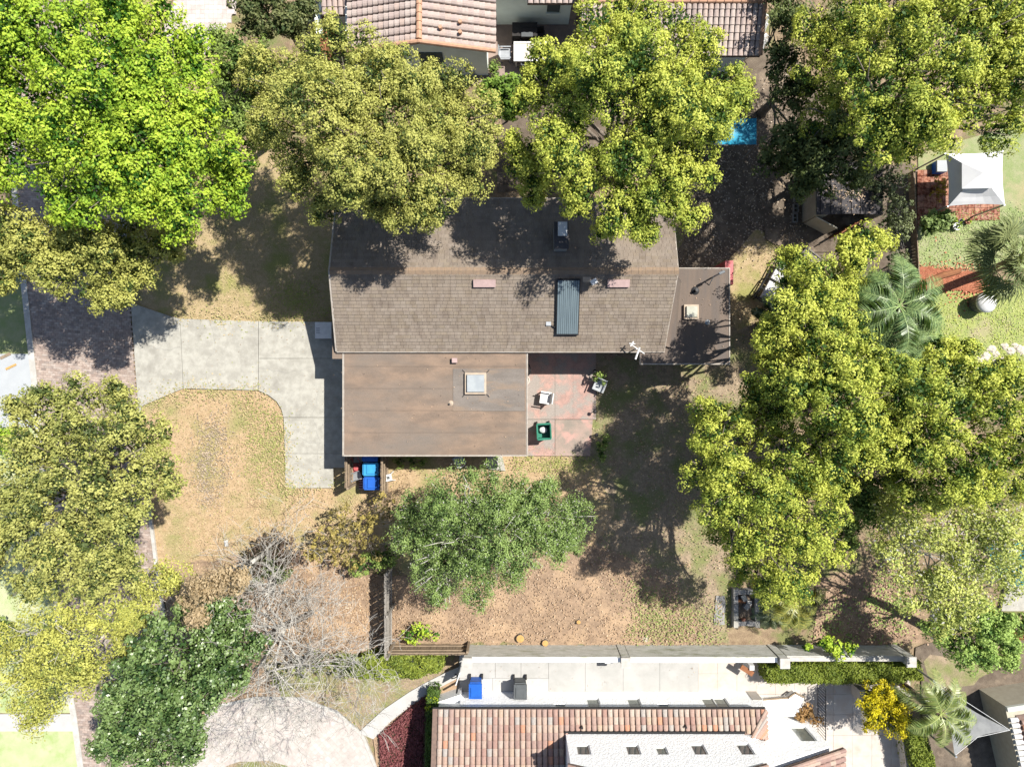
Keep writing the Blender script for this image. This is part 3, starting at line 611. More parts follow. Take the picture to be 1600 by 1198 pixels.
shrub('shrub', 'bright green sapling growing along the board fence', [(640, 992, 10), (655, 994, 10), (665, 985, 7), (682, 993, 8), (650, 980, 6)], .6, PAL_LIME, leaf=.1, drop=.2)
shrub('shrub', 'light green leafy bush beside the terracotta terrace', [(1462, 345, 16), (1478, 338, 12), (1450, 355, 12)], 1.2, ((.36, .46, .16), (.12, .2, .06), (.24, .34, .11)), leaf=.14)
shrub('shrub', 'grey green tangled vine shrub along the wooden lot fence', [(1395, 290, 22), (1405, 330, 20), (1385, 260, 22), (1405, 365, 18), (1400, 400, 16), (1375, 300, 18)], 1.8, ((.26, .3, .14), (.08, .1, .05), (.16, .2, .09)), drop=.45, twigs=5, bark=m_barkpale)
shrub('shrub', 'pale green clump below the vine shrub', [(1410, 420, 16), (1400, 440, 14), (1420, 440, 12), (1390, 350, 14)], 1.2, ((.34, .4, .2), (.12, .16, .06), (.23, .29, .12)), drop=.2)
shrub('climbing_vine', 'bright green vine spilling over the garden wall', [(1296, 1010, 14), (1310, 1018, 12), (1285, 1004, 10), (1330, 1016, 9), (1260, 1012, 7)], 1.45, PAL_LIME, leaf=.12, drop=.15, cat='vine')
shrub('shrub', 'green bush at the left end of the tiled house patio', [(775, 112, 7), (772, 105, 5)], .6, PAL_MID, leaf=.12)
shrub('shrub', 'bright green bush under the yellow trees by the patio', [(770, 148, 24), (800, 142, 24), (785, 165, 22), (808, 165, 20), (815, 135, 16)], 3.4, ((.28, .42, .06), (.06, .13, .02), (.16, .28, .04)), leaf=.15)
shrub('shrub', 'dry orange brown plant behind the black rail', [(1262, 1112, 11), (1272, 1120, 9), (1255, 1120, 8)], .5, ((.5, .3, .12), (.25, .15, .06), (.38, .22, .09)), leaf=.14, drop=.3)
shrub('shrub', 'dark bush left of the pale verge tree trunk', [(5, 985, 14), (0, 975, 12)], .8, PAL_MID)
shrub('shrub', 'bright green shrub behind the street tree at the left edge', [(12, 690, 22), (-5, 680, 20), (30, 683, 14)], .7, PAL_LIME, leaf=.09)
shrub('shrub', 'small green plant on the patio edge near the tree shadow', [(937, 700, 8), (944, 690, 7), (940, 710, 5)], .8, PAL_MID)
shrub('shrub', 'green hedge plant beside the pool fence', [(1590, 975, 16), (1570, 970, 12), (1610, 975, 16)], 1.2, PAL_MID, leaf=.12)
shrub('shrub', 'lime yellow shrub between curved path and tiled roof', [(675, 1092, 7), (672, 1102, 6)], .8, ((.5, .6, .02), (.3, .4, .02), (.4, .5, .02)), leaf=.08)

def leaf_box(name, label, pp, z0, z1, pal, n, leaf=.09, cat='hedge', group='clipped hedges', kind=None, tip=.6, bump=.06):
    """clipped hedge: leaves over the top and sides of a prism, with a twiggy core"""
    p = poly(pp, z1); 
    if area2(p) < 0: p = p[::-1]
    q = np.array(p); lo, hi = q.min(0), q.max(0)
    root = thing(name, label, cat, (float(q[:, 0].mean()), float(q[:, 1].mean()), z0), 0, group)
    A = rng.uniform(lo, hi, (n * 4, 2)); A = A[inpoly(A[:, 0], A[:, 1], p)][:n]
    zz = z1 + bump * np.sin(A[:, 0] * 5.1 + 2 * np.sin(A[:, 1] * 4)) + rng.normal(0, .05, len(A)) - np.abs(rng.normal(0, .08, len(A)))
    pts = [np.column_stack([A, zz])]; nn = [rng.normal(0, .5, (len(A), 3)) + np.array([0, 0, .9])]
    for i in range(len(p)):
        a, b = np.array(p[i]), np.array(p[(i + 1) % len(p)]); e = b - a; Ln = np.linalg.norm(e); k = int(n * .03 * Ln * (z1 - z0)) + 10
        t = rng.random((k, 1)); nrm = np.array([e[1], -e[0]]) / Ln
        xy = a + e * t + nrm * rng.normal(0, .05, (k, 1)); pts.append(np.column_stack([xy, rng.uniform(z0, z1, k)]))
        nn.append(np.column_stack([np.tile(nrm, (k, 1)), np.full(k, .4)]) + rng.normal(0, .5, (k, 3)))
    pts = np.concatenate(pts); nn = np.concatenate(nn); m = len(pts)
    f = np.clip(tip + rng.normal(0, .25, m) + .15 * np.sin(pts[:, 0] * 3 + pts[:, 1] * 2), 0, 1)[:, None]
    new, old = np.array(pal[0]), np.array(pal[1])
    leaf_mesh('foliage', pts, nn, leaf * rng.uniform(.6, 1.3, m), old + (new - old) * f, m_leaf, root)
    c = q.mean(0); mb = MB(); mb.prism([tuple(c + (v - c) * .93) for v in q], z0, z1 - .13); mb.build('branches', M('hedge twigs', (.05, .06, .025), (.03, .04, .02), 20), root)
    return root
PAL_HEDGE = ((.30, .36, .05), (.10, .16, .02))
leaf_box('hedge', 'clipped olive green hedge below the garden wall', [(1196, 1040), (1440, 1034), (1442, 1062), (1380, 1068), (1200, 1067)], 0, 1.1, PAL_HEDGE, 16000)
leaf_box('hedge', 'clipped hedge running down beside the shade sail', [(1417, 1138), (1446, 1135), (1480, 1260), (1440, 1260)], 0, 1.3, PAL_HEDGE, 9000)
leaf_box('hedge', 'narrow tall hedge beside the left end of the tiled roof', [(668, 1078), (685, 1078), (683, 1260), (662, 1260)], 0, 1.0, ((.13, .22, .04), (.05, .1, .02)), 6000)
leaf_box('hedge', 'loose yellow green hedge along the board fence', [(565, 1026), (600, 1022), (692, 1026), (690, 1046), (655, 1058), (590, 1062), (545, 1054)], 0, .75, ((.36, .42, .06), (.11, .17, .03)), 9000, leaf=.12, bump=.14)
leaf_box('ground_cover', 'dark red leaved ground cover beside the curved path', [(592, 1150), (628, 1118), (660, 1092), (664, 1092), (656, 1260), (598, 1260)], .02, .32, ((.36, .13, .13), (.2, .06, .065)), 12000, leaf=.08, cat='ground cover', group=None)

# ------------------------------------------------------------------ bare trees
def bare_tree(label, base, height, lean, spread, seed, r0=.13, depth=6, group='leafless grey trees', pale=m_barkpale):
    R = random.Random(seed); root = thing('bare_tree', label, 'tree', P(*base), 0, group)
    tr = MB(); br = MB()
    def grow(p, d, L, r, k):
        n = 3; pts = [p]; q = p.copy(); dd = d.copy()
        for i in range(n):
            dd = (dd + Vector((R.gauss(0, .16), R.gauss(0, .16), R.gauss(0, .1)))).normalized(); q = q + dd * L / n; pts.append(q.copy())
        (tr if k == 0 else br).tube(pts, [r, r * .88, r * .76, r * .62], 6 if k < 2 else (4 if k < 4 else 3), cap=False)
        if k >= depth: return
        for j in range(5 if k == 0 else (3 if k < 3 else R.choice([2, 2, 3]))):
            a = R.uniform(0, 2 * math.pi); sp = spread * R.uniform(.6, 1.25)
            u = dd.orthogonal().normalized(); v = dd.cross(u)
            nd = (dd * math.cos(sp) + (u * math.cos(a) + v * math.sin(a)) * math.sin(sp)); nd.z = nd.z * .75 + .08
            st = pts[-1] if j < 2 or k == 0 else pts[R.choice([1, 2])]
            grow(st, nd.normalized(), (L if k else height * .26) * R.uniform(.66, .9), max(.008, r * .5), k + 1)
    grow(Vector(P(*base)), (Vector((0, 0, 1)) + Vector(lean)).normalized(), height * .2, r0, 0)
    tr.build('trunk', m_bark, root, smooth=True); br.build('branch', pale, root, smooth=True, kind='stuff')
    return root
bare_tree('leafless grey tree with its twigs reaching to the board fence', (488, 955), 8.4, (-.1, .05, 0), .8, 5, .13, depth=7)
bare_tree('leafless grey tree leaning over the round paver drive', (490, 1020), 8.4, (-.1, -.05, 0), .78, 9, .12, depth=7)
bare_tree('small leafless grey tree left of the other bare trees', (448, 905), 5.5, (-.1, .1, 0), .7, 14, .1, depth=5)
bare_tree('dead grey snag among the wispy pale green leaves', (1380, 850), 6.0, (.3, .1, 0), .6, 21, .12, depth=5, group='dead snags')

# ------------------------------------------------------------------ palms
def feather_palm(name, label, base, top_px, ztop, L, n, seed, pal, trunk=.13, droop=.9):
    R = random.Random(seed); root = thing(name, label, 'palm', P(*base), 0, 'palms')
    a, b = Vector(P(*base)), Vector(P(*top_px, ztop)); mb = MB()
    mb.tube(bend(a, b, 5, .03), [trunk * 1.2, trunk, trunk, trunk * .95, trunk * .9, trunk * 1.1], 8); mb.build('trunk', m_barkpalm, root, smooth=True)
    for i in range(n):
        az = 2 * math.pi * i / n + R.uniform(-.25, .25); el = R.uniform(.15, 1.0); Lf = L * R.uniform(.8, 1.12)
        d = Vector((math.cos(az), math.sin(az), 0)); side = Vector((-d.y, d.x, 0)); pts = []
        for k in range(9):
            t = k / 8; pts.append(b + d * Lf * t * math.cos(el * .5) + Vector((0, 0, Lf * (math.sin(el) * t - droop * t * t * .85))) + side * R.uniform(-.02, .02))
        f = MB(); f.tube(pts, [.022 * (1 - .8 * k / 8) for k in range(9)], 4, col=tuple(c * 1.1 for c in pal[0]), cap=False)
        c0, c1 = np.array(pal[0]), np.array(pal[1])
        for k in range(48):
            t = .12 + .88 * k / 47; x = t * 8; i0 = min(7, int(x)); p = pts[i0].lerp(pts[i0 + 1], x - i0); tg = (pts[i0 + 1] - pts[i0]).normalized()
            ll = L * .28 * math.sin(math.pi * (.12 + .82 * t)) * R.uniform(.8, 1.15)
            for sg in (-1, 1):
                dr = (side * sg + tg * .55 + Vector((0, 0, R.uniform(-.1, .35)))).normalized(); tip = p + dr * ll + Vector((0, 0, -ll * .25)); wd = tg * .014
                u = R.random(); col = tuple(c1 + (c0 - c1) * u)
                mid = p + dr * ll * .5
                f.add([p - wd * .5, p + wd * .5, mid + wd, tip, mid - wd], [(0, 1, 2, 3, 4)], col)
        f.build('frond', m_leafgloss, root)
    return root
PAL_PALM = ((.44, .52, .18), (.13, .21, .06))
PAL_PALM2 = ((.34, .46, .17), (.07, .15, .05))
feather_palm('queen_palm', 'feather palm with a bent trunk beside the golden tree', (1402, 1062), (1470, 1114), 3.3, 1.65, 13, 3, ((.44, .50, .16), (.17, .26, .07)), .15)
feather_palm('queen_palm', 'feather palm crown right of the tall yellow tree', (1370, 500), (1405, 478), 5.2, 2.1, 22, 4, PAL_PALM2)
feather_palm('queen_palm', 'feather palm crown below the other right hand palm', (1355, 545), (1392, 530), 4.6, 2.2, 22, 5, PAL_PALM2)
feather_palm('queen_palm', 'small yellowing palm beside the brick raised bed', (1232, 925), (1242, 938), 2.2, 1.5, 13, 6, ((.46, .44, .10), (.2, .26, .07)), .09)
feather_palm('queen_palm', 'low pale palm at the right side of the raised bed', (1205, 960), (1206, 960), .5, .9, 11, 8, ((.42, .46, .26), (.2, .27, .12)), .05)
feather_palm('queen_palm', 'dark small palm left of the tall yellow tree', (1212, 500), (1208, 498), 1.6, 1.1, 12, 10, ((.2, .26, .12), (.06, .1, .04)), .07)
def fan_palm(label, base, top_px, ztop, n, seed):
    R = random.Random(seed); root = thing('fan_palm', label, 'palm', P(*base), 0, 'palms')
    a, b = Vector(P(*base)), Vector(P(*top_px, ztop)); mb = MB()
    mb.tube(bend(a, b, 4, .02), [.24, .2, .19, .19, .22], 8); mb.build('trunk', m_barkpalm, root, smooth=True)
    c0, c1 = np.array((.34, .38, .15)), np.array((.10, .15, .05))
    for i in range(n):
        az = R.uniform(0, 2 * math.pi); el = R.uniform(-.5, 1.25); d = Vector((math.cos(az) * math.cos(el), math.sin(az) * math.cos(el), math.sin(el)))
        Lp = R.uniform(.8, 1.15); e = b + d * Lp; side = d.cross(Vector((0, 0, 1))).normalized(); up = side.cross(d).normalized()
        f = MB(); f.tube([b, b + d * Lp * .5 + up * .04, e], [.03, .025, .02], 4, col=(.36, .40, .15), cap=False)
        tone = R.random()
        for k in range(26):
            th = (k / 25 - .5) * 2 * 1.9; ll = R.uniform(.75, 1.0) * (1 - .25 * abs(th) / 1.9)
            dr = (d * math.cos(th) + side * math.sin(th)).normalized(); mid = e + dr * ll * .55 + up * .04 * (1 if k % 2 else -1); tip = e + dr * ll - Vector((0, 0, ll * R.uniform(.15, .5)))
            wv = d.cross(up) * math.cos(th) - d * math.sin(th); wv = wv.normalized() * .035
            u = min(1, max(0, tone * .6 + R.random() * .4)); f.add([e, mid + wv, tip, mid - wv], [(0, 1, 2, 3)], tuple(c1 + (c0 - c1) * u))
        f.build('frond', m_leaf, root)
fan_palm('large fan palm with stiff grey green leaves at the right edge', (1545, 425), (1588, 405), 4.6, 34, 2)

# ------------------------------------------------------------------ clay tile roofs
def tile_mesh(name, pitch, expo):
    """one barrel tile: x across, y up the slope from 0, crown in +z"""
    mb = MB(); n = 5; L = expo * 1.12; r0, r1 = pitch * .47, pitch * .40; vs = []; h = .55
    for y, r, z in ((0, r0, .018), (L, r1, -.012)):
        for k in range(n + 1):
            a = math.pi * k / n; vs.append((r * math.cos(a), y, z + r * h * math.sin(a)))
    fs = [(k + 1, k, n + 1 + k, n + 2 + k) for k in range(n)]
    vs += [(r0 * .86 * math.cos(math.pi * k / n), 0, .0 + r0 * .86 * h * math.sin(math.pi * k / n)) for k in range(n + 1)]
    b = 2 * (n + 1)
    fs += [(k, k + 1, b + k + 1, b + k) for k in range(n)]; fs.append(tuple(b + k for k in range(n, -1, -1)))
    mb.add(vs, fs); me = mb.mesh(name); return me
TILE_CACHE = {}
def tile_field(roof, frames, pitch, expo, mat, budget):
    """frames: matrices of single tiles. The ones nearest the middle of the picture become parts, the rest one joined part"""
    key = (round(pitch, 3), round(expo, 3), mat.name)
    if key not in TILE_CACHE:
        me = tile_mesh('tile', pitch, expo); me.materials.append(mat); TILE_CACHE[key] = me
    me = TILE_CACHE[key]
    def vis(m):
        p = m.translation; f = FPX / (CAM_H - p.z); return max(abs(p.x * f) / 800, abs(p.y * f) / 599)
    frames = sorted(frames, key=vis)
    n = min(budget[0], len([f for f in frames if vis(f) < 1.0]))
    for f in frames[:n]:
        o = bpy.data.objects.new('tile', me); COL.objects.link(o); o.parent = roof; o.matrix_local = f
    budget[0] -= n
    return frames[n:]
def join_tiles(roof, rest, pitch, expo, cols):
    if not rest: return
    src = tile_mesh('tile_src', pitch, expo); v0 = [v.co.copy() for v in src.vertices]; f0 = [tuple(p.vertices) for p in src.polygons]; mb = MB()
    for m in rest:
        c = random.choice(cols); mb.add([m @ v for v in v0], f0, c)
    o = mb.build('tile', m_tileatt, roof, kind='stuff')
def slope_frames(origin, across, up, nc, nr, pitch, expo, keep=None, jit=.006):
    """origin: lower corner of the slope; across/up unit vectors in the slope plane"""
    a, u = Vector(across).normalized(), Vector(up).normalized(); n = a.cross(u).normalized(); out = []
    for j in range(nr):
        for i in range(nc):
            p = Vector(origin) + a * (i + .5) * pitch + u * j * expo + n * (.012 + random.uniform(0, jit))
            if keep and not keep(p): continue
            R = Matrix((a, u, n)).transposed().to_4x4() @ Matrix.Rotation(random.uniform(-.02, .02), 4, 'Z')
            out.append(Matrix.Translation(p) @ R)
    return out
CLAYCOLS = [(.52, .36, .29), (.60, .46, .37), (.46, .29, .24), (.56, .42, .34), (.60, .50, .42), (.42, .28, .24)]
PALECOLS = [(.56, .47, .42), (.53, .43, .39), (.59, .50, .45), (.50, .41, .37)]
def cap_row(roof, a, b, r=.12, mat=None, name='ridge_cap', step=.34):
    a, b = Vector(a), Vector(b); L = (b - a).length; n = max(1, int(L / step)); d = (b - a) / n
    for i in range(n):
        p, q = a + d * i, a + d * (i + 1.12); mb = MB()
        mb.tube([p + Vector((0, 0, .012)), q], [r, r * .84], 8); mb.build(name, mat or m_cap, roof)

# ------------------------------------------------------------------ the brown roofed ranch house in the middle
house = thing('ranch_house', 'long brown shingled house with flat roofed wings in the middle', 'house', (0, 2.5, 0))
ze, zr = 2.75, 3.9
ys, yr_, yn = 1.316, 4.452, 7.588
xl, xr = -7.21, 6.60
mb = MB(); mb.prism([(-6.9, 1.7), (6.2, 1.7), (6.2, 7.2), (-6.9, 7.2)], 0, 2.55)
wall = mb.build('wall', m_wallbeige, house)
mb = MB(); mb.prism([(-6.5, -2.45), (.15, -2.45), (.15, 1.69), (-6.5, 1.69)], 0, 2.42); mb.build('wall', m_wallbeige, house)
mb = MB(); mb.prism([(6.21, 1.45), (8.55, 1.45), (8.55, 4.5), (6.21, 4.5)], 0, 2.42); mb.build('wall', m_wallbeige, house)
for sgn in (-1, 1):   # gable triangles
    x = -6.85 if sgn < 0 else 6.15; mb = MB()
    mb.add([(x, 1.75, 2.5), (x, 7.15, 2.5), (x, yr_, zr - .2), (x + .1 * sgn * -1, 1.75, 2.5), (x - .1 * sgn, 7.15, 2.5), (x - .1 * sgn, yr_, zr - .2)], [(0, 1, 2), (5, 4, 3), (0, 2, 5, 3), (2, 1, 4, 5)])
    mb.build('gable', m_wallbeige, house)
roof = MB()
xre = 6.28   # the south slope is trimmed where the east wing laps over it
roof.slab([(xl, ys, ze), (xre, ys, ze), (xr, yr_, zr), (xl, yr_, zr)], .1)
roof.slab([(xl, yr_, zr), (xr, yr_, zr), (xr, yn, ze), (xl, yn, ze)], .1)
roof = roof.build('roof', m_fascia, house)
# shingles, one course over the next
SHC = [(.268, .222, .178), (.255, .21, .17), (.28, .234, .19), (.242, .2, .162), (.268, .224, .184), (.26, .214, .165)]
SHN = [(.15, .125, .11), (.13, .11, .095), (.17, .14, .12), (.12, .10, .09)]
def shingles(y0, z0, y1, z1, xa, xb0, xb1, cols):
    mb = MB(); L = math.hypot(y1 - y0, z1 - z0); expo = .142; n = int(L / expo); uy, uz = (y1 - y0) / L, (z1 - z0) / L
    ny, nz = -uz * (1 if uy > 0 else -1), abs(uy)
    for j in range(n):
        t = j * expo; xb = xb0 + (xb1 - xb0) * t / L; x = xa - random.uniform(0, .25); tone = random.uniform(.93, 1.06)
        while x < xb - .02:
            wd = random.choice((.2, .24, .3)); a, b = max(x, xa), min(x + wd - .008, xb); x += wd
            if b - a < .03: continue
            c = random.choice(cols); k = random.uniform(.95, 1.05) * tone; c = tuple(v * k for v in c)
            h0, h1 = .026 + random.uniform(0, .006), .004; e = min(t + expo * 1.15, L)
            p = lambda X, T, h: (X, y0 + uy * T + ny * h, z0 + uz * T + nz * h)
            vs = [p(a, t, 0), p(b, t, 0), p(b, t, h0), p(a, t, h0), p(a, e, h1), p(b, e, h1)]
            fs = [(3, 2, 5, 4), (0, 1, 2, 3), (0, 3, 4), (1, 5, 2)]
            if uy < 0: fs = [f[::-1] for f in fs]
            mb.add(vs, fs, c)
    return mb
shingles(ys, ze + .003, yr_, zr + .003, xl + .02, xre - .02, xr - .02, SHC).build('shingle', m_shingle, roof, kind='stuff')
shingles(yn, ze + .003, yr_, zr + .003, xl + .02, xr - .02, xr - .02, SHC).build('shingle', m_shingle, roof, kind='stuff')
x = xl
while x < xr - .05:
    mb = MB(); e = min(x + .3, xr)
    mb.add([(x, yr_ - .15, zr - .03), (e, yr_ - .15, zr - .036), (e, yr_, zr + .022), (x, yr_, zr + .034), (e, yr_ + .15, zr - .036), (x, yr_ + .15, zr - .03)], [(0, 1, 2, 3), (3, 2, 4, 5)])
    mb.build('ridge_cap', m_ridge, roof); x += .142 * 2
# drip edges
for (a, b) in (((xl, ys - .02, ze), (xre, ys - .02, ze)), ((xl, yn + .02, ze), (xr, yn + .02, ze))):
    mb = MB(); mb.box(((a[0] + b[0]) / 2, a[1], ze - .11), (b[0] - a[0], .05, .125)); mb.build('fascia', m_fascia, house)
for y0, z0 in ((ys, ze), (yn, ze)):
    mb = MB(); p, q = Vector((xl - .025, y0, z0 + .01)), Vector((xl - .025, yr_, zr + .01))
    mb.slab([p + Vector((-.03, 0, 0)), p + Vector((.03, 0, 0)), q + Vector((.03, 0, 0)), q + Vector((-.03, 0, 0))] if y0 < yr_ else [q + Vector((-.03, 0, 0)), q + Vector((.03, 0, 0)), p + Vector((.03, 0, 0)), p + Vector((-.03, 0, 0))], .14)
    mb.build('barge_board', m_fascia, house)
# low roof to the south: overlapping strips of roll roofing
zf = 2.6
mb = MB(); mb.prism([(-6.96, -2.96), (.61, -2.96), (.61, 1.9), (-6.96, 1.9)], zf - .2, zf); low = mb.build('low_roof', m_fascia, house)
mb = MB(); mb.prism([(-7.43, 1.02), (-6.962, 1.02), (-6.962, 2.6), (-7.43, 2.6)], zf - .16, zf - .002); mb.build('eave_corner', m_roll, house)
yy = -2.94; k = 0
while yy < 1.9:
    e = min(yy + .93, 1.9); mb = MB(); d = .003 * (k % 2)
    mb.slab([(-6.93, yy, zf + .022), (.58, yy, zf + .022), (.58, e, zf + .008), (-6.93, e, zf + .008)], .006); mb.build('roofing_strip', m_roll, low)
    sm = MB(); sm.box((-3.175, yy + .006, zf + .012), (7.5, .01, .012)); sm.build('seam', m_roll2, low) if k else None
    yy += .91; k += 1
for (c, d) in (((-3.175, -2.985, zf - .19), (7.62, .045, .215)), ((-6.985, -.55, zf - .19), (.045, 4.9, .215)), ((.635, -.8, zf - .19), (.045, 4.32, .215))):
    mb = MB(); mb.box(c, d); mb.build('fascia', m_fascia, low)
# east wing
ze2 = 2.66
E = [(6.18, 1.9), (xre + .02, ys - .03), (5.28, ys - .03), (5.28, P(0, 568, ze2)[1]), (P(1139, 0, ze2)[0], P(0, 568, ze2)[1]), (P(1139, 0, ze2)[0], P(0, 420, ze2)[1]), (6.18, P(0, 420, ze2)[1])]
EX0, EX1 = 5.28, P(1139, 0, ze2)[0]; EY0, EY1 = P(0, 568, ze2)[1], P(0, 420, ze2)[1]
mb = MB(); mb.prism([(EX0, EY0), (EX1, EY0), (EX1, EY1), (6.1, EY1), (6.1, 1.5), (EX0, 1.5)], ze2 - .2, ze2); er = mb.build('low_roof', m_fascia, house)
xx = EX0 + .02; k = 0
while xx < EX1 - .02:
    e = min(xx + .93, EX1 - .02); mb = MB(); y1 = EY1 - .02 if e > 6.3 else 1.45
    mb.slab([(xx, EY0 + .02, ze2 + .008), (e, EY0 + .02, ze2 + .022), (e, y1, ze2 + .022), (xx, y1, ze2 + .008)], .006); mb.build('roofing_strip', m_roll2, er); xx += .91; k += 1
for (c, d) in ((((EX0 + EX1) / 2, EY0 - .022, ze2 - .19), (EX1 - EX0, .04, .215)), ((EX1 + .022, (EY0 + EY1) / 2, ze2 - .19), (.04, EY1 - EY0 + .08, .215)), (((6.45 + EX1) / 2, EY1 + .022, ze2 - .19), (EX1 - 6.45, .04, .225))):
    mb = MB(); mb.box(c, d); mb.build('fascia', m_fascia, er)
# slanted cricket where the wing meets the gable slope
def gz(y): return ze + (zr - ze) * (y - ys) / (yr_ - ys)
c0 = PV(1045, 501, 3.1); mb = MB()
mb.slab([(6.05, 1.6, gz(1.6) + .05), (6.75, 1.4, ze2 + .03), (7.0, 4.2, ze2 + .03), (6.56, 4.25, gz(4.25) - .02)], .05); mb.build('valley_flashing', m_roll2, er)
# ridge vents on the south slope
def on_slope(px, py, up=.0):
    z = ze
    for _ in range(8): y = P(px, py, z)[1]; z = gz(y)
    return Vector((P(px, py, z)[0], y, z + up))
SL = math.atan2(zr - ze, yr_ - ys)
def slope_M(p): return Matrix.Translation(p) @ Matrix.Rotation(SL, 4, 'X')
for px in (757, 966):
    p = on_slope(px, 442); mb = MB(); mb.box((0, 0, 0), (.9, .3, .13), M=slope_M(p) @ Matrix.Translation((0, 0, .01)), top=.97); v = mb.build('roof_vent', m_pinkvent, house)
# flat solar water collector
p = on_slope(887, 479); mb = MB(); MS = slope_M(p)
mb.box((0, 0, 0), (.92, 2.3, .1), M=MS @ Matrix.Translation((0, 0, .06))); sp = mb.build('solar_collector', m_dark, house)
for i in range(11):
    mb = MB(); mb.box((0, 0, 0), (.066, 2.18, .016), M=MS @ Matrix.Translation((-.39 + i * .078, 0, .16))); mb.build('collector_fin', m_solar, sp)
mb = MB(); q = on_slope(871, 513); mb.tube([q + Vector((0, 0, .05)), q + Vector((-.15, .05, .12)), q + Vector((-.35, .15, .08)), q + Vector((-.35, .4, .05))], .022, 6); mb.build('collector_pipe', m_dark, house)
mb = MB(); q = on_slope(857, 506); mb.box(tuple(q), (.2, .16, .06)); mb.build('junction_box', m_greymetal, house)
mb = MB(); q = on_slope(925, 444); mb.tube([q, q + Vector((0, 0, .5))], .03, 8); mb.box(tuple(q + Vector((.02, .02, .5))), (.26, .2, .05), rz=.5); mb.build('sensor_post', m_whitepl, house)
mb = MB(); q = on_slope(917, 437); mb.box(tuple(q), (.34, .2, .06)); mb.build('pipe_boot', m_flash, house)
# chimney: brick shaft with concrete crown and metal flue cap
cb = PV(877, 368, 4.4); mb = MB(); mb.box((cb.x, cb.y, 2.9), (.5, .98, 1.5)); ch = mb.build('chimney', m_cblock, house)
mb = MB(); mb.box((cb.x, cb.y, 4.4), (.56, 1.04, .06)); mb.build('crown', m_shedroof, ch)
mb = MB(); mb.box((cb.x + .03, cb.y + .2, 4.47), (.3, .46, .16)); mb.box((cb.x + .03, cb.y + .2, 4.66), (.36, .54, .03)); mb.build('flue_cap', m_whitepl, ch)
# skylights and pipes
def skylight(px, py, z, s, mat, label=None, dome=True, parent=house):
    c = PV(px, py, z + .2); mb = MB(); mb.box((c.x, c.y, z + .01), (s + .14, s + .14, .14)); k = mb.build('skylight', m_flash, parent)
    if label: k['label'] = label
    mb = MB(); mb.box((c.x, c.y, z + .15), (s, s, .1), top=.93); mb.build('dome', mat, k)
    return c
mb = MB(); q0, q1 = P(708, 642, zf), P(820, 576, zf); mb.slab([(q0[0], q0[1], zf + .032), (q1[0], q0[1], zf + .032), (q1[0], q1[1], zf + .032), (q0[0], q1[1], zf + .032)], .012); mb.build('roof_patch', M('grey roof patch', (.235, .205, .18), (.19, .165, .145), 1.6, .92, .25, 45, stretch=(.6, 1.8, 1), c3=(.27, .205, .155), s3=.9, fine=.22), low)
c = skylight(743, 599, zf + .02, .74, m_skydome, 'milky square skylight')
for a, b in ((-1, -1), (-1, 1), (1, -1), (1, 1)):
    mb = MB(); mb.box((c.x + a * .5, c.y + b * .5, zf + .03), (.16, .03, .02), rz=math.radians(45 if a * b > 0 else -45)); mb.build('curb_seam', m_dark, low)
c = skylight(1081, 487, ze2 + .02, .46, m_skyclear, 'clear square skylight', parent=er)
def pipe(px, py, z, r, h, mat, parent, name='vent_pipe'):
    c = P(px, py, z + h); mb = MB(); mb.tube([(c[0], c[1], z), (c[0], c[1], z + h)], r, 10)
    mb.lathe((c[0], c[1], z), [(r * 3, .012), (r * 2.6, .03), (r * 1.1, .06)], 10); return mb.build(name, mat, parent)
pipe(1089, 453, ze2, .06, .3, m_dark, er); pipe(1107, 503, ze2, .04, .16, m_greymetal, er)
pipe(704, 630, zf, .04, .2, m_flash, low)
c = P(710, 563, zf + .2); mb = MB(); mb.tube([(c[0], c[1], zf), (c[0], c[1], zf + .16)], .09, 10); mb.box((c[0], c[1], zf + .14), (.24, .22, .07), top=.85); mb.build('roof_vent', m_pinkvent, low)
c = PV(1112, 434, ze2); mb = MB(); mb.tube([(c.x, c.y, ze2), (c.x, c.y, ze2 + 1.1)], .035, 8); mb.tube([(c.x, c.y, ze2 + 1.08), (c.x + .2, c.y + .1, ze2 + 1.12)], .06, 8); mb.tube([(c.x - .05, c.y, ze2 + .5), (c.x - .1, c.y - .3, ze2 + .02)], .02, 6); mb.build('mast', m_greymetal, er)
# television aerial on the south eave
c = on_slope(991, 546); mb = MB(); mb.tube([c, c + Vector((0, 0, .6))], .025, 6); t = c + Vector((0, 0, .55))
mb.tube([t + Vector((-.22, .18, 0)), t + Vector((.32, -.2, 0))], .022, 6); mb.tube([t + Vector((-.05, -.42, .02)), t + Vector((.12, .06, .02))], .04, 6); mb.tube([t + Vector((-.25, .1, 0)), t + Vector((-.12, .3, 0))], .03, 6); mb.tube([t + Vector((-.3, .22, 0)), t + Vector((-.05, .2, 0))], .02, 6); mb.build('aerial', m_whitepl, house)
c = PV(1145, 432, 1.2); mb = MB(); mb.box((EX1 + .12, c.y, 0), (.34, 1.0, 2.3)); mb.build('cupboard', m_red, house)
mb = MB(); c = P(1063, 407, 2.5); mb.tube([(6.5, c[1], 0), (6.5, c[1], 3.0)], .04, 8); mb.tube([(6.5, c[1], 2.98), (6.5, c[1] + .16, 3.02)], .05, 8); mb.build('service_mast', m_greymetal, house)

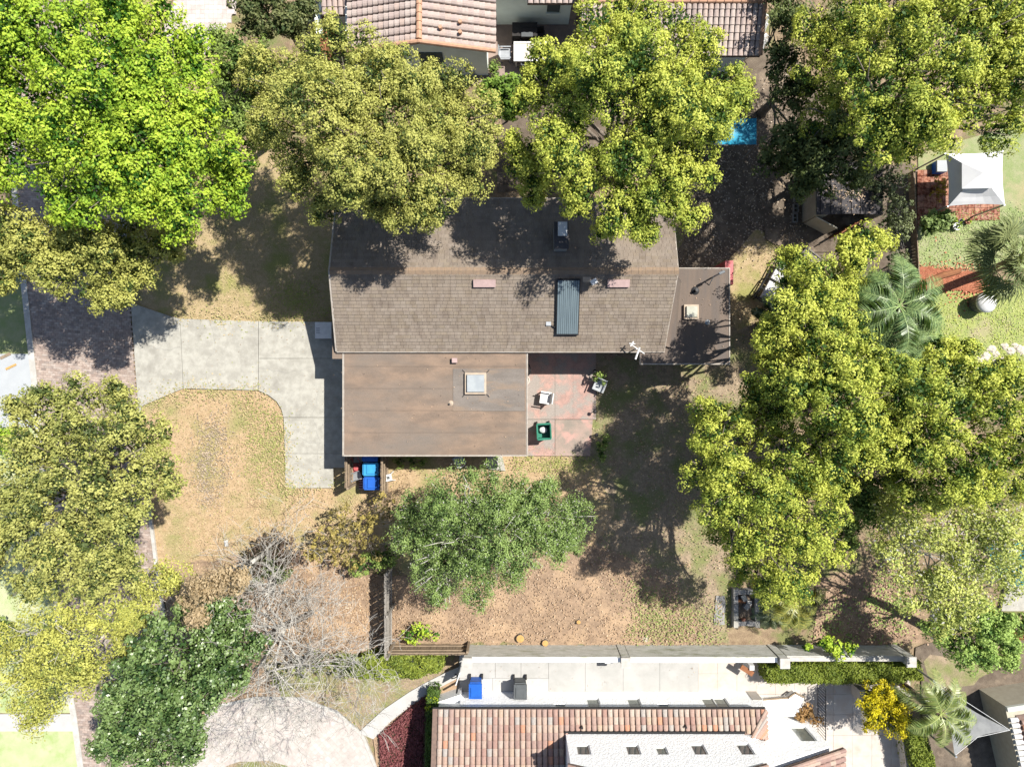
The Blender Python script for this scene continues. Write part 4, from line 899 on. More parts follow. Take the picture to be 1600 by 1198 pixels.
# ------------------------------------------------------------------ fence panels, boards one by one
def board_fence(label, a, b, h, mat, bw=.14, gap=.012, cat='fence', group=None, th=.022, rails=True, name='board_fence', mat2=None, side=1, post_every=2.4):
    A, B = Vector(a), Vector(b); d = (B - A); L = d.length; d.normalize(); n = Vector((-d.y, d.x, 0)) * side; ang = math.atan2(d.y, d.x)
    root = thing(name, label, cat, tuple((A + B) / 2), 0, group)
    m0 = MB(); m0.box((0, 0, 0), (bw - gap, th, h)); me = m0.mesh('board'); me.materials.append(mat)
    k = int(L / bw); inv = Matrix.Translation(-Vector(root.location))
    for i in range(k):
        p = A + d * (i + .5) * L / k
        o = bpy.data.objects.new('board', me); COL.objects.link(o); o.parent = root
        o.matrix_local = Matrix.Translation(p - root.location + n * random.uniform(-.005, .005)) @ Matrix.Rotation(ang + random.uniform(-.03, .03), 4, 'Z') @ Matrix.Rotation(random.uniform(-.012, .012), 4, 'Y') @ Matrix.Scale(random.uniform(.97, 1.02), 4, (0, 0, 1))
    if rails:
        for z in (.25, h * .62, h - .16):
            mb = MB(); c = (A + B) / 2 + n * .045; mb.box((c.x, c.y, z), (L, .045, .09), rz=ang); mb.build('rail', mat2 or mat, root)
        q = max(1, round(L / post_every))
        for i in range(q + 1):
            p = A + d * L * i / q + n * .11; mb = MB(); mb.box((p.x, p.y, 0), (.1, .1, h + .02), rz=ang); mb.build('post', mat2 or mat, root)
    return root
fx = -5.42
board_fence('weathered board fence running up towards the blue bins', (fx, P(0, 1005)[1], 0), (fx, P(0, 880)[1], 0), 1.8, m_woodgrey, side=-1, group='weathered board fences')
board_fence('low board fence with rails joining the white garden wall', (fx + .1, P(0, 1006)[1], 0), (P(733, 0)[0], P(0, 1006)[1], 0), 1.25, m_wood, side=1, group='weathered board fences')
board_fence('short wooden fence panel left of the red mower', (P(552, 0, 0)[0], P(0, 755)[1], 0), (P(552, 0, 0)[0], -3.0, 0), 1.6, m_wood, side=-1, group='bin enclosure fences')
board_fence('short wooden fence panel right of the blue bins', (P(606, 0, 0)[0], P(0, 770)[1], 0), (P(606, 0, 0)[0], -3.0, 0), 1.7, m_wood, side=-1, group='bin enclosure fences')
board_fence('thin brown lot fence left of the terracotta terrace', (P(1418, 0)[0], P(0, 272)[1], 0), (P(1427, 0)[0], P(0, 445)[1], 0), .5, m_wood, side=1, group=None)
board_fence('brown slatted fence at the right edge below the pool', (P(1560, 0)[0], P(0, 985)[1], 0), (P(1660, 0)[0], P(0, 980)[1], 0), 1.2, m_woodred, side=1, bw=.2)

# ------------------------------------------------------------------ garden wall and white house at the bottom
gw = thing('garden_wall', 'long white garden wall with grey stained north face', 'wall', P(1080, 1010), 0)
yw = P(0, 1007)[1]
for (p0, p1, h) in ((740, 962, 1.4), (976, 1196, 1.42), (1212, 1388, 1.3)):
    mb = MB(); x0, x1 = P(p0, 0)[0], P(p1, 0)[0]
    mb.box(((x0 + x1) / 2, yw - .1, 0), (x1 - x0, .2, h)); pn = mb.build('wall_panel', m_gardenwall, gw)
    mb = MB(); mb.box(((x0 + x1) / 2, yw - .125, h), (x1 - x0, .19, .04)); mb.build('coping', m_kerb if p0 > 1200 else m_stucco, pn)
for px, h in ((734, 1.6), (969, 1.6), (1204, 1.65), (1394, 1.5)):
    x = P(px, 0)[0]; mb = MB(); mb.box((x, yw - .16, 0), (.34, .36, h)); pl = mb.build('pillar', m_gardenwall, gw)
    mb = MB(); mb.box((x, yw - .17, h), (.42, .44, .07)); mb.build('cap', m_kerb, pl)
gate = thing('garden_gate', 'open white slatted gate at the end of the curved path', 'gate', P(722, 1040), 0)
mb = MB(); a, b = PV(722, 1032, .0), PV(716, 1050, 0); L = (b - a).length; ang = math.atan2((b - a).y, (b - a).x)
for z in (.1, 1.25):
    mb = MB(); c = (a + b) / 2; mb.box((c.x, c.y, z), (L, .05, .08), rz=ang); mb.build('rail', m_whitepl, gate)
for i in range(8):
    c = a.lerp(b, i / 7); mb = MB(); mb.box((c.x, c.y, .05), (.05, .04, 1.3), rz=ang); mb.build('slat', m_whitepl, gate)
mb = MB(); c = PV(717, 1062, 0); mb.box((c.x, c.y, 0), (.07, .07, 1.3)); mb.build('post', m_dark, gate)
mb = MB(); c = PV(707, 1048, 0); mb.tube([(c.x + .25 * math.cos(t), c.y + .1 * math.sin(t), .55 + .5 * math.sin(t)) for t in np.linspace(-1.4, 1.4, 9)], .025, 6); mb.build('scroll', m_dark, gate)

wh = thing('white_house', 'white stucco house with mixed clay tile roofs at the bottom', 'house', P(1000, 1150), 0)
yn1 = P(0, 1083)[1]     # north face of the ground floor
mb = MB(); mb.prism([(P(690, 0)[0], yn1), (P(1180, 0)[0], yn1), (P(1180, 0)[0], yn1 - 6), (P(690, 0)[0], yn1 - 6)], 0, 2.2); w1 = mb.build('wall', m_stucco, wh)
# outbuilding step of the stucco wall at its left corner
mb = MB(); mb.prism([(P(686, 0)[0], yn1 - .001), (P(722, 0)[0], yn1 + .35), (P(722, 0)[0], yn1 - .5), (P(684, 0)[0], yn1 - .5)], 0, .9); mb.build('plinth', m_stucco, wh)
y_e = -13.59; z_e = 2.3; sl = math.atan(.33); up = (0, -math.cos(sl), math.sin(sl))
def wall_window(parent, xw, y, z, wd, h, glass, name='window', deep=.16, two=False):
    """window set back in a north facing wall: reveal frame, pane; built as a shallow box standing in a recess look"""
    mb = MB()
    mb.box((xw, y + .02, z - .05), (wd + .14, .05, .05)); mb.box((xw, y + .02, z + h), (wd + .14, .05, .05))
    for s in (-1, 1): mb.box((xw + s * (wd / 2 + .045), y + .02, z), (.05, .05, h))
    if two: mb.box((xw, y + .02, z), (.06, .05, h))
    f = mb.build(name, m_frame, parent)
    mb = MB(); mb.box((xw, y + .007, z), (wd, .012, h)); mb.build('pane', glass, f)
    return f
def cut_wall(name, x0, x1, y, th, z0, z1, holes, mat, parent, ztop=None):
    """north facing wall built round its window holes (x, z, w, h)"""
    xs = sorted(set([x0, x1] + [h[0] - h[2] / 2 for h in holes] + [h[0] + h[2] / 2 for h in holes])); mb = MB()
    for a, b in zip(xs, xs[1:]):
        hs = [h for h in holes if h[0] - h[2] / 2 < (a + b) / 2 < h[0] + h[2] / 2]
        if not hs: mb.box(((a + b) / 2, y - th / 2, z0), (b - a, th, z1 - z0))
        else:
            h = hs[0]; mb.box(((a + b) / 2, y - th / 2, z0), (b - a, th, h[1] - z0)); mb.box(((a + b) / 2, y - th / 2, h[1] + h[3]), (b - a, th, z1 - h[1] - h[3]))
    o = mb.build(name, mat, parent)
    for h in holes:
        f = MB(); x, z, wd, hh = h[:4]
        fy = y - min(th, .075) + .03; f.box((x, fy, z), (wd, .04, .05)); f.box((x, fy, z + hh - .05), (wd, .04, .05))
        for s in (-1, 1): f.box((x + s * (wd / 2 - .025), fy, z + .05), (.05, .04, hh - .1))
        if wd > .85: f.box((x, fy, z + .05), (.05, .04, hh - .1))
        f = f.build('window', m_frame, parent)
        p = MB(); p.box((x, fy - .02, z + .05), (wd - .1, .012, hh - .1)); p.build('pane', h[4] if len(h) > 4 else m_glassgreen, f)
    return o
# ground floor windows, in an outer skin of the wall
holes = [(P(876, 0, 1.7)[0], 1.3, .5, .75), (P(927, 0, 1.2)[0], .75, .58, 1.25), (P(991, 0, 1.2)[0], .75, .58, 1.25), (P(1039, 0, 1.7)[0], 1.3, .5, .75), (P(1118, 0, 1.2)[0], .7, 1.1, 1.3)]
cut_wall('wall', P(722, 0)[0], P(1176, 0)[0], yn1 + .14, .14, 0, 2.22, holes, m_stucco, wh)
# lower tile roof: a shallow slope rising to the upper wall; deeper at the left
rl = MB(); xA, xB, xC = P(676, 0, z_e)[0], P(882, 0, 2.6)[0], P(1196, 0, z_e)[0]
U = Vector(up)
def rp(x, d): v = Vector((x, y_e, z_e)) + U * d; return (v.x, v.y, v.z - .03)
rl.slab([rp(xA, 5.5), rp(xA, 0), rp(xB, 0), rp(xB, 5.5)], .12); rl.slab([rp(xB, .98), rp(xB, 0), rp(xC, 0), rp(xC - .6, .98)], .12)
rl = rl.build('roof', m_pan, wh)
bud = [300]
pitch, expo = .228, .295
fr = slope_frames((xC, y_e, z_e), (-1, 0, 0), up, int((xC - xB) / pitch), 3, pitch, expo, keep=lambda p: p.x < xC - .65 * max(0, (y_e - p.y)) / .9 - .08)
xS = xC - int((xC - xB) / pitch) * pitch; fr += slope_frames((xS, y_e, z_e), (-1, 0, 0), up, int((xS - xA) / pitch), 12, pitch, expo)
rest = tile_field(rl, fr, pitch, expo, m_tile, bud); join_tiles(rl, rest, pitch, expo, CLAYCOLS)
# dark gutter flashing where tiles meet the upper wall, tiles' lower gutter line
yu = -14.46
mb = MB(); mb.box(((xB + 9.62) / 2, yu + .06, 2.5), (9.62 - xB, .1, .16)); mb.build('flashing', m_dark, wh)
mb = MB(); mb.box(((xA + xC) / 2, y_e + .03, z_e - .1), (xC - xA, .05, .07)); mb.build('gutter', m_dark, wh)
# hip end at the right
hip = [Vector((xC, y_e, z_e)), Vector((xC + .05, y_e - 1.25, z_e - .02)), Vector((xC - .68, y_e - .98, z_e + .33))]
mb = MB(); mb.slab([hip[1] + Vector((0, 0, .02)), hip[0] + Vector((0, 0, .02)), hip[2] + Vector((0, 0, .02))], .1); hp = mb.build('hip_slope', m_pan, wh)
for i in range(7):
    t = (i + .5) / 7; p = hip[1].lerp(hip[0], t); q = hip[1].lerp(hip[2], min(1, .15 + t * 1.0)) if t < .8 else hip[0].lerp(hip[2], .4)
    mb = MB(); mb.tube([p + Vector((.03, 0, .05)), q + Vector((0, 0, .06))], [.1, .085], 6); mb.build('tile', m_tile, hp)
cap_row(rl, hip[0] + Vector((0, 0, .06)), hip[2] + Vector((0, 0, .06)), .07, m_tile)
for px, py in ((909, 1135), (1071, 1134)):
    c = P(px, py, 2.6); mb = MB(); mb.tube([(c[0], c[1], 2.5), (c[0], c[1], 2.72)], .05, 8); mb.build('vent_pipe', m_dark, wh)
# upper storey gable wall and windows
xu0, xu1 = P(884, 0, 2.6)[0], 9.58
def uw(px, py): # where a picture point meets the upper wall
    zz = CAM_H - (-yu) * FPX / (py - 599); return P(px, 0, zz)[0], zz
uh = []
for (a, b, c, d) in ((897, 1162, 918, 1178), (974, 1162, 996, 1178), (1020, 1165, 1040, 1178), (1076, 1161, 1100, 1178), (1148, 1160, 1172, 1178)):
    x0, z0 = uw(a, b); x1, z1 = uw(c, d); uh.append(((x0 + x1) / 2 + .1, z0, .56 if c - a > 20.5 else .46, z1 - z0, m_glass if c - a > 20.5 else m_glassgreen))
cut_wall('wall', xu0, xu1, yu, .2, 2.3, 5.0, uh, m_stucco, wh)
xm = (xu0 + xu1) / 2; zpk = 5.0 + (xu1 - xu0) / 2 * .41
mb = MB(); mb.add([(xu0, yu, 5.0), (xu1, yu, 5.0), (xm, yu, zpk), (xu0, yu - .2, 5.0), (xu1, yu - .2, 5.0), (xm, yu - .2, zpk)], [(1, 0, 2), (3, 4, 5), (0, 1, 4, 3), (0, 3, 5, 2), (1, 2, 5, 4)]); mb.build('gable', m_stucco, wh)
mb = MB(); mb.prism([(xu0, yu - .21), (xu0 + .2, yu - .21), (xu0 + .2, yu - 6), (xu0, yu - 6)], 2.3, 5.0); mb.build('wall', m_stucco, wh)
mb = MB(); mb.prism([(xu1 - .2, yu - .21), (xu1, yu - .21), (xu1, yu - 6), (xu1 - .2, yu - 6)], 2.3, 5.0); mb.build('wall', m_stucco, wh)
yv = yu + .03
for s in (-1, 1):
    xe = xu0 - .1 if s < 0 else xu1 + .1; dd = Vector((xm - xe, 0, zpk + .1 - 5.05)); mb = MB()
    a, b = Vector((xe, yv, 5.05)), Vector((xm, yv, zpk + .1)); back = Vector((0, -6, 0))
    mb.slab([a, b, b + back, a + back][::-1] if s < 0 else [a, a + back, b + back, b][::-1], .12) ; r = mb.build('upper_roof', m_pan, wh)
    dn = dd.normalized()
    f2 = slope_frames(a + (back if s > 0 else Vector((0, 0, 0))) + Vector((0, 0, .02)), (0, -1, 0) if s < 0 else (0, 1, 0), dn, 8 if s < 0 else 26, int(dd.length / .3), .228, .3, keep=lambda p: p.y > yv - 1.9)
    join_tiles(r, f2, .228, .3, CLAYCOLS)
    cap_row(r, a + Vector((0, -.05, .05)), b + Vector((0, -.05, .05)), .085, m_tile, 'verge_tile')
# east wing gable of the white house
yE = -14.9; xE = 13.05
eh = []
for (a, b, c, d) in ((1240, 1134, 1270, 1157),):
    z0 = CAM_H + yE * FPX / (b - 599); z1 = CAM_H + yE * FPX / (d - 599); eh.append(((P(1246, 0, z0)[0] + P(1264, 0, z1)[0]) / 2 , z0, .72, z1 - z0))
cut_wall('wall', 9.6, xE, yE, .2, 0, 2.75, eh, m_stucco, wh)
mb = MB(); mb.add([(9.6, yE, 2.75), (xE, yE, 2.75), (9.6, yE, 4.5), (9.6, yE - .2, 2.75), (xE, yE - .2, 2.75), (9.6, yE - .2, 4.5)], [(1, 0, 2), (3, 4, 5), (1, 2, 5, 4)]); mb.build('gable', m_stucco, wh)
mb = MB(); mb.prism([(xE - .2, yE - .21), (xE, yE - .21), (xE, yE - 6), (xE - .2, yE - 6)], 0, 2.75); mb.build('wall', m_stucco, wh)
a, b = Vector((13.55, yE + .03, 3.0)), Vector((9.2, yE + .03, 5.2)); back = Vector((0, -6, 0)); mb = MB()
mb.slab([a, b, b + back, a + back], .12); r = mb.build('wing_roof', m_pan, wh); dn = (b - a).normalized()
join_tiles(r, slope_frames(a + back + Vector((0, 0, .02)), (0, 1, 0), dn, 26, int((b - a).length / .3), .228, .3, keep=lambda p: p.y > yE - 1.6), .228, .3, CLAYCOLS)
cap_row(r, a + Vector((0, -.05, .05)), b + Vector((0, -.05, .05)), .085, m_tile, 'verge_tile')
# low white parapet terrace by the wing, with a pillar
lt = thing('parapet_terrace', 'low bright white walled terrace beside the tiled hip', 'terrace', P(1225, 1100), 0)
mb = MB(); mb.prism(poly([(1194, 1094), (1232, 1091), (1243, 1083), (1256, 1090), (1252, 1108), (1250, 1119), (1194, 1119)], .5), 0, .5); mb.build('base', m_stucco, lt)
for a, b in (((1194, 1093), (1232, 1090)), ((1232, 1090), (1243, 1082)), ((1243, 1082), (1256, 1089))):
    p, q = PV(*a, .55), PV(*b, .55); mb = MB(); c = (p + q) / 2; mb.box((c.x, c.y, .5), ((q - p).length + .04, .07, .06), rz=math.atan2((q - p).y, (q - p).x)); mb.build('edge_tile', m_wood, lt)
mb = MB(); c = P(1184, 1100, 1); mb.box((c[0], c[1], 0), (.44, .4, 1.0)); pl = mb.build('pillar', m_traver, lt)

# ------------------------------------------------------------------ tile roofed house at the top
th_ = thing('tiled_house', 'pale stucco house with faded pink tile roofs at the top', 'house', P(720, 40), 0)
ybase = P(0, 119)[1]; xw0, xw1 = P(560, 0)[0], P(763, 0)[0]; rx = -3.72
mb = MB(); mb.prism([(xw0, ybase), (xw1, ybase), (xw1, ybase + 6), (xw0, ybase + 6)], 0, 2.5); mb.build('wall', m_stuccotop, th_)
mb = MB(); mb.add([(xw0, ybase, 2.5), (xw1, ybase, 2.5), (rx, ybase, 3.3), (xw0, ybase + .2, 2.5), (xw1, ybase + .2, 2.5), (rx, ybase + .2, 3.3)], [(0, 1, 2), (4, 3, 5), (0, 2, 5, 3), (2, 1, 4, 5)]); mb.build('gable', m_stuccotop, th_)
f = MB(); wx = -3.42; f.box((wx, ybase - .02, 1.15), (1.0, .04, 1.15)); f = f.build('window', m_glass, th_); q = MB(); q.box((wx, ybase - .06, 1.08), (1.1, .12, .07)); q.build('sill', m_stuccotop, f)
c = P(731, 0, .9)[0]; mb = MB(); mb.box((c, ybase - .07, .7), (.28, .14, .42)); mb.build('meter_box', m_greymetal, th_)
mb = MB(); mb.tube([(c + .25, ybase - .05, .2), (c + .25, ybase - .05, .55)], .03, 6); mb.tube([(c - .1, ybase - .05, .2), (c + .35, ybase - .05, .22)], .025, 6); mb.build('pipe', m_greymetal, th_)
yv0 = ybase - .17; bud2 = [300]
for s in (-1, 1):
    xe = rx + s * 3.04; a, b = Vector((xe, yv0, 2.67)), Vector((rx, yv0, 3.5)); back = Vector((0, 6, 0)); mb = MB()
    mb.slab([a, b, b + back, a + back] if s < 0 else [a, a + back, b + back, b], .12); r = mb.build('roof', m_pan, th_)
    dn = (b - a).normalized(); nr = int((b - a).length / .235)
    if s < 0: fr = slope_frames(a + back + Vector((0, 0, .02)), (0, -1, 0), dn, 18, nr, .33, .235)
    else: fr = slope_frames(a + Vector((0, 0, .02)), (0, 1, 0), dn, 18, nr, .33, .235)
    fr = [m for m in fr if m.translation.y * FPX / (CAM_H - m.translation.z) < 640]
    b2 = [150 if s < 0 else 110]
    rest = tile_field(r, fr, .33, .235, m_tilepale, b2); join_tiles(r, rest, .33, .235, PALECOLS)
    cap_row(r, a + Vector((0, .02, .06)), b + Vector((0, .02, .06)), .1, m_cap, 'verge_tile')
    if s > 0:
        cap_row(r, (rx, yv0 + .1, 3.56), (rx, yv0 + 3.2, 3.56), .13, m_cap)
        for px, py in ((689, 48), (719, 35), (719, 51)):
            c = P(px, py, 3.25); zz = 3.5 - (c[0] - rx) * .273; mb = MB(); mb.tube([(c[0], c[1], zz), (c[0], c[1], zz + .3)], .075, 10); mb.build('vent_pipe', m_cap, r)
# main block in the middle with its tile eave
yb2 = P(0, 40)[1]; x0, x1 = P(776, 0)[0], P(888, 0)[0]
mb = MB(); mb.prism([(x0, yb2), (x1, yb2), (x1, yb2 + 4), (x0, yb2 + 4)], 0, 2.4); mb.build('wall', m_stuccotop, th_)
f = MB(); wx = P(865, 0, 1.6)[0]; f.box((wx, yb2 - .02, 1.2), (.55, .04, .95)); f = f.build('window', m_glass, th_); q = MB(); q.box((wx, yb2 - .05, 1.13), (.62, .1, .06)); q.build('sill', m_stuccotop, f)
a = Vector((P(897, 0, 2.3)[0], yb2 - .25, 2.3)); upN = Vector((0, math.cos(.3), math.sin(.3))); mb = MB(); wd = a.x - P(824, 0, 2.3)[0]
mb.slab([(a.x - wd, a.y, a.z), (a.x, a.y, a.z), tuple(a + upN * 3), tuple(a - Vector((wd, 0, 0)) + upN * 3)], .12); r = mb.build('eave_roof', m_pan, th_)
fr = slope_frames((a.x - wd, a.y, a.z + .02), (1, 0, 0), upN, 8, 5, wd / 8, .3); rest = tile_field(r, fr, wd / 8, .3, m_tilepale, [20]); join_tiles(r, rest, wd / 8, .3, PALECOLS)
# small tile roof and curved courtyard wall at the left
a = Vector((P(503, 0, 2.3)[0], P(0, 24, 2.3)[1], 2.3)); wd = P(546, 0, 2.3)[0] - a.x; mb = MB()
mb.slab([tuple(a), (a.x + wd, a.y, a.z), tuple(a + Vector((wd, 0, 0)) + upN * 3), tuple(a + upN * 3)], .12); r = mb.build('eave_roof', m_pan, th_)
fr = slope_frames((a.x, a.y, a.z + .02), (1, 0, 0), upN, 5, 5, wd / 5, .3); rest = tile_field(r, fr, wd / 5, .3, m_tilepale, [15]); join_tiles(r, rest, wd / 5, .3, PALECOLS)
mb = MB(); mb.prism([(a.x + .1, a.y + .3), (a.x + wd - .1, a.y + .3), (a.x + wd - .1, a.y + 3), (a.x + .1, a.y + 3)], 0, 2.2); mb.build('wall', m_stuccotop, th_)
cw = MB(); p0, p1, p2 = PV(516, 85), PV(512, 55), PV(524, 33)
cw.prism([(p0.x - .1, p0.y), (p0.x + .12, p0.y), (p1.x + .15, p1.y), (p2.x, p2.y - .12), (p2.x, p2.y + .12), (p1.x - .1, p1.y + .1)], 0, 1.9)
one('courtyard_wall', m_stuccotop, cw, 'curved pale wall left of the pink tile roof', 'wall')
cw = MB(); cw.box((P(505, 0, 1.6)[0], P(0, 40, 1.6)[1], 0), (.3, 2.6, 1.6)); one('brick_pier', m_woodred, cw, 'red brown pier beside the curved pale wall', 'pier')
# eastern tiled wing behind the bright tree
yE0 = P(0, 88, 2.5)[1]; xa, xb = P(905, 0, 2.5)[0], P(1188, 0, 2.5)[0]; upE = Vector((0, 1.93, .6)).normalized(); mb = MB()
mb.slab([(xa, yE0, 2.5), (xb, yE0, 2.5), (xb, yE0 + 1.93, 3.1), (xa, yE0 + 1.93, 3.1)], .12); mb.slab([(xa, yE0 + 1.931, 3.1), (xb, yE0 + 1.931, 3.1), (xb, yE0 + 4.5, 2.3), (xa, yE0 + 4.5, 2.3)], .12)
r = mb.build('wing_roof', m_pan, th_); pt = .226
fr = slope_frames((xa, yE0, 2.53), (1, 0, 0), upE, int((xb - xa) / pt), 7, pt, .29)
pr_ = lambda m: m.translation.x * FPX / (CAM_H - m.translation.z) + 800
vis_ = [m for m in fr if pr_(m) < 945 or pr_(m) > 1090]; hid = [m for m in fr if not (pr_(m) < 945 or pr_(m) > 1090)]
rest = tile_field(r, vis_, pt, .29, m_tilepale, [150]); join_tiles(r, rest + hid, pt, .29, PALECOLS)
cap_row(r, (xa, yE0 + 1.94, 3.16), (xb, yE0 + 1.94, 3.16), .12, m_cap); cap_row(r, (xb - .03, yE0, 2.56), (xb - .03, yE0 + 1.9, 3.15), .1, m_cap, 'verge_tile')
mb = MB(); mb.prism([(xa + .3, yE0 + .35), (xb - .3, yE0 + .35), (xb - .3, yE0 + 4.2), (xa + .3, yE0 + 4.2)], 0, 2.35); mb.build('wall', m_stuccotop, th_)

# ------------------------------------------------------------------ bottom right house, sail, rails
bh = thing('beige_house', 'flat topped beige house corner at the bottom right', 'house', P(1580, 1150), 0)
x0, y0 = P(1528, 0)[0], P(0, 1075)[1]
mb = MB(); q0 = PV(1528, 1075); q1 = PV(1640, 1058); q2 = PV(1556, 1198); v = (q2 - q0); 
mb.prism([(q0.x, q0.y), (q1.x, q1.y), (q1.x + v.x, q1.y + v.y), (q2.x, q2.y)], 0, 1.75); mb.build('wall', m_shedwall, bh)
mb = MB(); u = (q2 - q0).normalized(); n = Vector((-u.y, u.x, 0)); e = (q1 - q0).normalized()
mb.prism([tuple((q0 + e * .0)[:2]), tuple(q1[:2]), tuple((q1 + u * .2)[:2]), tuple((q0 + u * .2)[:2])], 1.752, 1.9); mb.build('parapet', M('pale green parapet', (.62, .64, .57), (.56, .58, .52), 3, .9), bh)
mb = MB(); mb.prism([tuple((q0 + e * .35 + u * .45)[:2]), tuple((q1 + u * .45)[:2]), tuple((q1 + v)[:2]), tuple((q2 + e * .35)[:2])], 1.752, 1.79); tr_ = mb.build('roof', m_pan, bh)
fr = []
for i in range(16):
    p = q0 + u * (.6 + i * .24) + e * .06; p.z = 1.8; mb = MB(); mb.tube([p, p + e * .3 + Vector((0, 0, .04))], [.1, .09], 8); mb.build('eave_tile', m_whitepl, bh)
for i in range(15):
    p = q0 + u * (.75 + i * .24) + e * .5; p.z = 1.82; mb = MB(); mb.tube([p, p + e * 2.6 + Vector((0, 0, .35))], [.1, .095], 6); mb.build('tile', m_tile, bh)
mb = MB(); c = q0.lerp(q2, .32) - n * 0; mb.lathe((0, 0, 0), [(.01, 0), (.2, .01), (.21, .03), (.17, .05), (.02, .055)], 14, sx=.6, sy=1.6)
Mx = Matrix.Translation(Vector((c.x, c.y, 1.3))) @ Matrix.Rotation(math.atan2(u.y, u.x) - math.pi / 2, 4, 'Z') @ Matrix.Rotation(-math.pi / 2, 4, 'Y')
mb.v = [tuple(Mx @ Vector(a)) for a in mb.v]; one('wall_ornament', m_bluebin, mb, 'blue oval ornament hung on the beige wall', 'ornament')
sail = thing('shade_sail', 'grey triangular shade sail beside the beige house', 'shade sail', P(1510, 1130), 0)
A, B, C_ = PV(1457, 1062, 2.2), PV(1578, 1140, 2.0), PV(1492, 1180, 2.3); cen = (A + B + C_) / 3 - Vector((0, 0, .35)); N_ = 8; mb = MB(); idx = {}; vs = []
def sp_(i, j):
    a, b = i / N_, j / N_; c = 1 - a - b; p = A * c + B * a + C_ * b
    pull = 3 * (a * b + b * c + c * a); edge = min(a, b, c); p = p.lerp(cen, .20 * pull * (1 if edge > .01 else 1.5)); p.z -= .3 * 9 * a * b * c; return p
for i in range(N_ + 1):
    for j in range(N_ + 1 - i): idx[(i, j)] = len(vs); vs.append(sp_(i, j))
fs = []
for i in range(N_):
    for j in range(N_ - i):
        fs.append((idx[(i, j)], idx[(i + 1, j)], idx[(i, j + 1)]))
        if i + j < N_ - 1: fs.append((idx[(i + 1, j)], idx[(i + 1, j + 1)], idx[(i, j + 1)]))
mb.add(vs, fs); mb.add([v - Vector((0, 0, .012)) for v in vs], [f[::-1] for f in fs]); mb.build('fabric', m_sail, sail, smooth=True)
for p in (A, C_):
    mb = MB(); mb.tube([(p.x, p.y, 0), (p.x, p.y, p.z + .1)], .045, 8); mb.build('pole', m_greymetal, sail)
mb = MB(); mb.tube([A, sp_(0, 0).lerp(sp_(N_, 0), .5), B], .01, 5); mb.tube([B, sp_(N_ // 2, N_ // 2), C_], .01, 5); mb.build('cable', m_whitepl, sail)

rail = thing('metal_railing', 'thin black metal railing across the cream terrace', 'railing', P(1276, 1100), 0)
a, b = PV(1276, 1062, 0), PV(1276, 1140, 0)
for z in (.12, .92):
    mb = MB(); mb.tube([a + Vector((0, 0, z)), b + Vector((0, 0, z))], .02, 6); mb.build('rail', m_dark, rail)
for i in range(18):
    p = a.lerp(b, i / 17); mb = MB(); mb.tube([p, p + Vector((0, 0, .95))], .012, 5); mb.build('baluster', m_dark, rail)
mb = MB(); mb.box((*P(1333, 1073, 0)[:2], 0), (.3, .5, .9)); one('gate_pier', m_traver, mb, 'pale square pier above the golden tree', 'pier')
mb = MB(); c0, c1 = PV(1400, 1135, 0), PV(1418, 1262, 0); c = (c0 + c1) / 2; mb.box((c.x, c.y, 0), ((c1 - c0).length, .26, .75), rz=math.atan2((c1 - c0).y, (c1 - c0).x)); lw = one('low_wall', m_traver, mb, 'low cream wall between terrace and long hedge', 'wall')

# ------------------------------------------------------------------ wheeled bins
def cart(label, group, loc, rz, body, lid, name='wheeled_bin', cat='bin', h=1.0, open_=False):
    r = thing(name, label, cat, loc, rz, group)
    Mx = Matrix.Translation(loc) @ Matrix.Rotation(rz, 4, 'Z')
    def bx(nm, c, d, mat, top=1.0, par=r):
        mb = MB(); mb.box((0, 0, 0), d, M=Mx @ Matrix.Translation(c), top=top); return mb.build(nm, mat, par)
    if open_:
        for s in (-1, 1):
            bx('side', (s * .27, 0, .05), (.03, .62, h - .08), body); bx('side', (0, s * .3, .05), (.52, .03, h - .08), body)
        bx('floor', (0, 0, .05), (.5, .58, .3), body); bx('rim', (0, .34, h - .05), (.6, .06, .05), lid); bx('rim', (0, -.34, h - .05), (.6, .06, .05), lid)
        bx('rim', (.3, 0, h - .05), (.05, .62, .05), lid); bx('rim', (-.3, 0, h - .05), (.05, .62, .05), lid)
    else:
        b_ = MB(); b_.box((0, 0, 0), (.46, .5, h - .08), M=Mx @ Matrix.Translation((0, 0, .05)))
        b_.v = [(Mx @ Vector(((1.18 if Vector(v).z > .5 else 1) * q.x, (1.2 if Vector(v).z > .5 else 1) * q.y, q.z))).to_tuple() for v in b_.v for q in [Mx.inverted() @ Vector(v)]]
        b_.build('body', body, r)
        l_ = MB(); l_.box((0, 0, 0), (.58, .66, .05), M=Mx @ Matrix.Translation((0, .01, h - .028)), top=.97); l_.box((0, 0, 0), (.44, .46, .03), M=Mx @ Matrix.Translation((0, -.02, h + .022)), top=.85); lo = l_.build('lid', lid, r)
        t = MB(); t.tube([Mx @ Vector((-.24, .37, h - .05)), Mx @ Vector((.24, .37, h - .05))], .025, 6); t.tube([Mx @ Vector((-.2, .30, h - .05)), Mx @ Vector((-.2, .38, h - .05))], .022, 6); t.tube([Mx @ Vector((.2, .30, h - .05)), Mx @ Vector((.2, .38, h - .05))], .022, 6); t.build('handle', lid, r)
    for s in (-1, 1):
        t = MB(); t.tube([Mx @ Vector((s * .24, .3, .12)), Mx @ Vector((s * .3, .3, .12))], .12, 10); t.build('wheel', m_black, r)
    return r
def G(px, py, z=0.0, h=1.0):    # ground spot under a top seen at px,py
    x, y, _ = P(px, py, h); return (x, y, z)
cart('sun bleached light blue wheeled bin, the middle of three by the fence', 'blue bins in the fence enclosure', G(580, 733), math.pi / 2, m_bluebin, m_cyanbin)
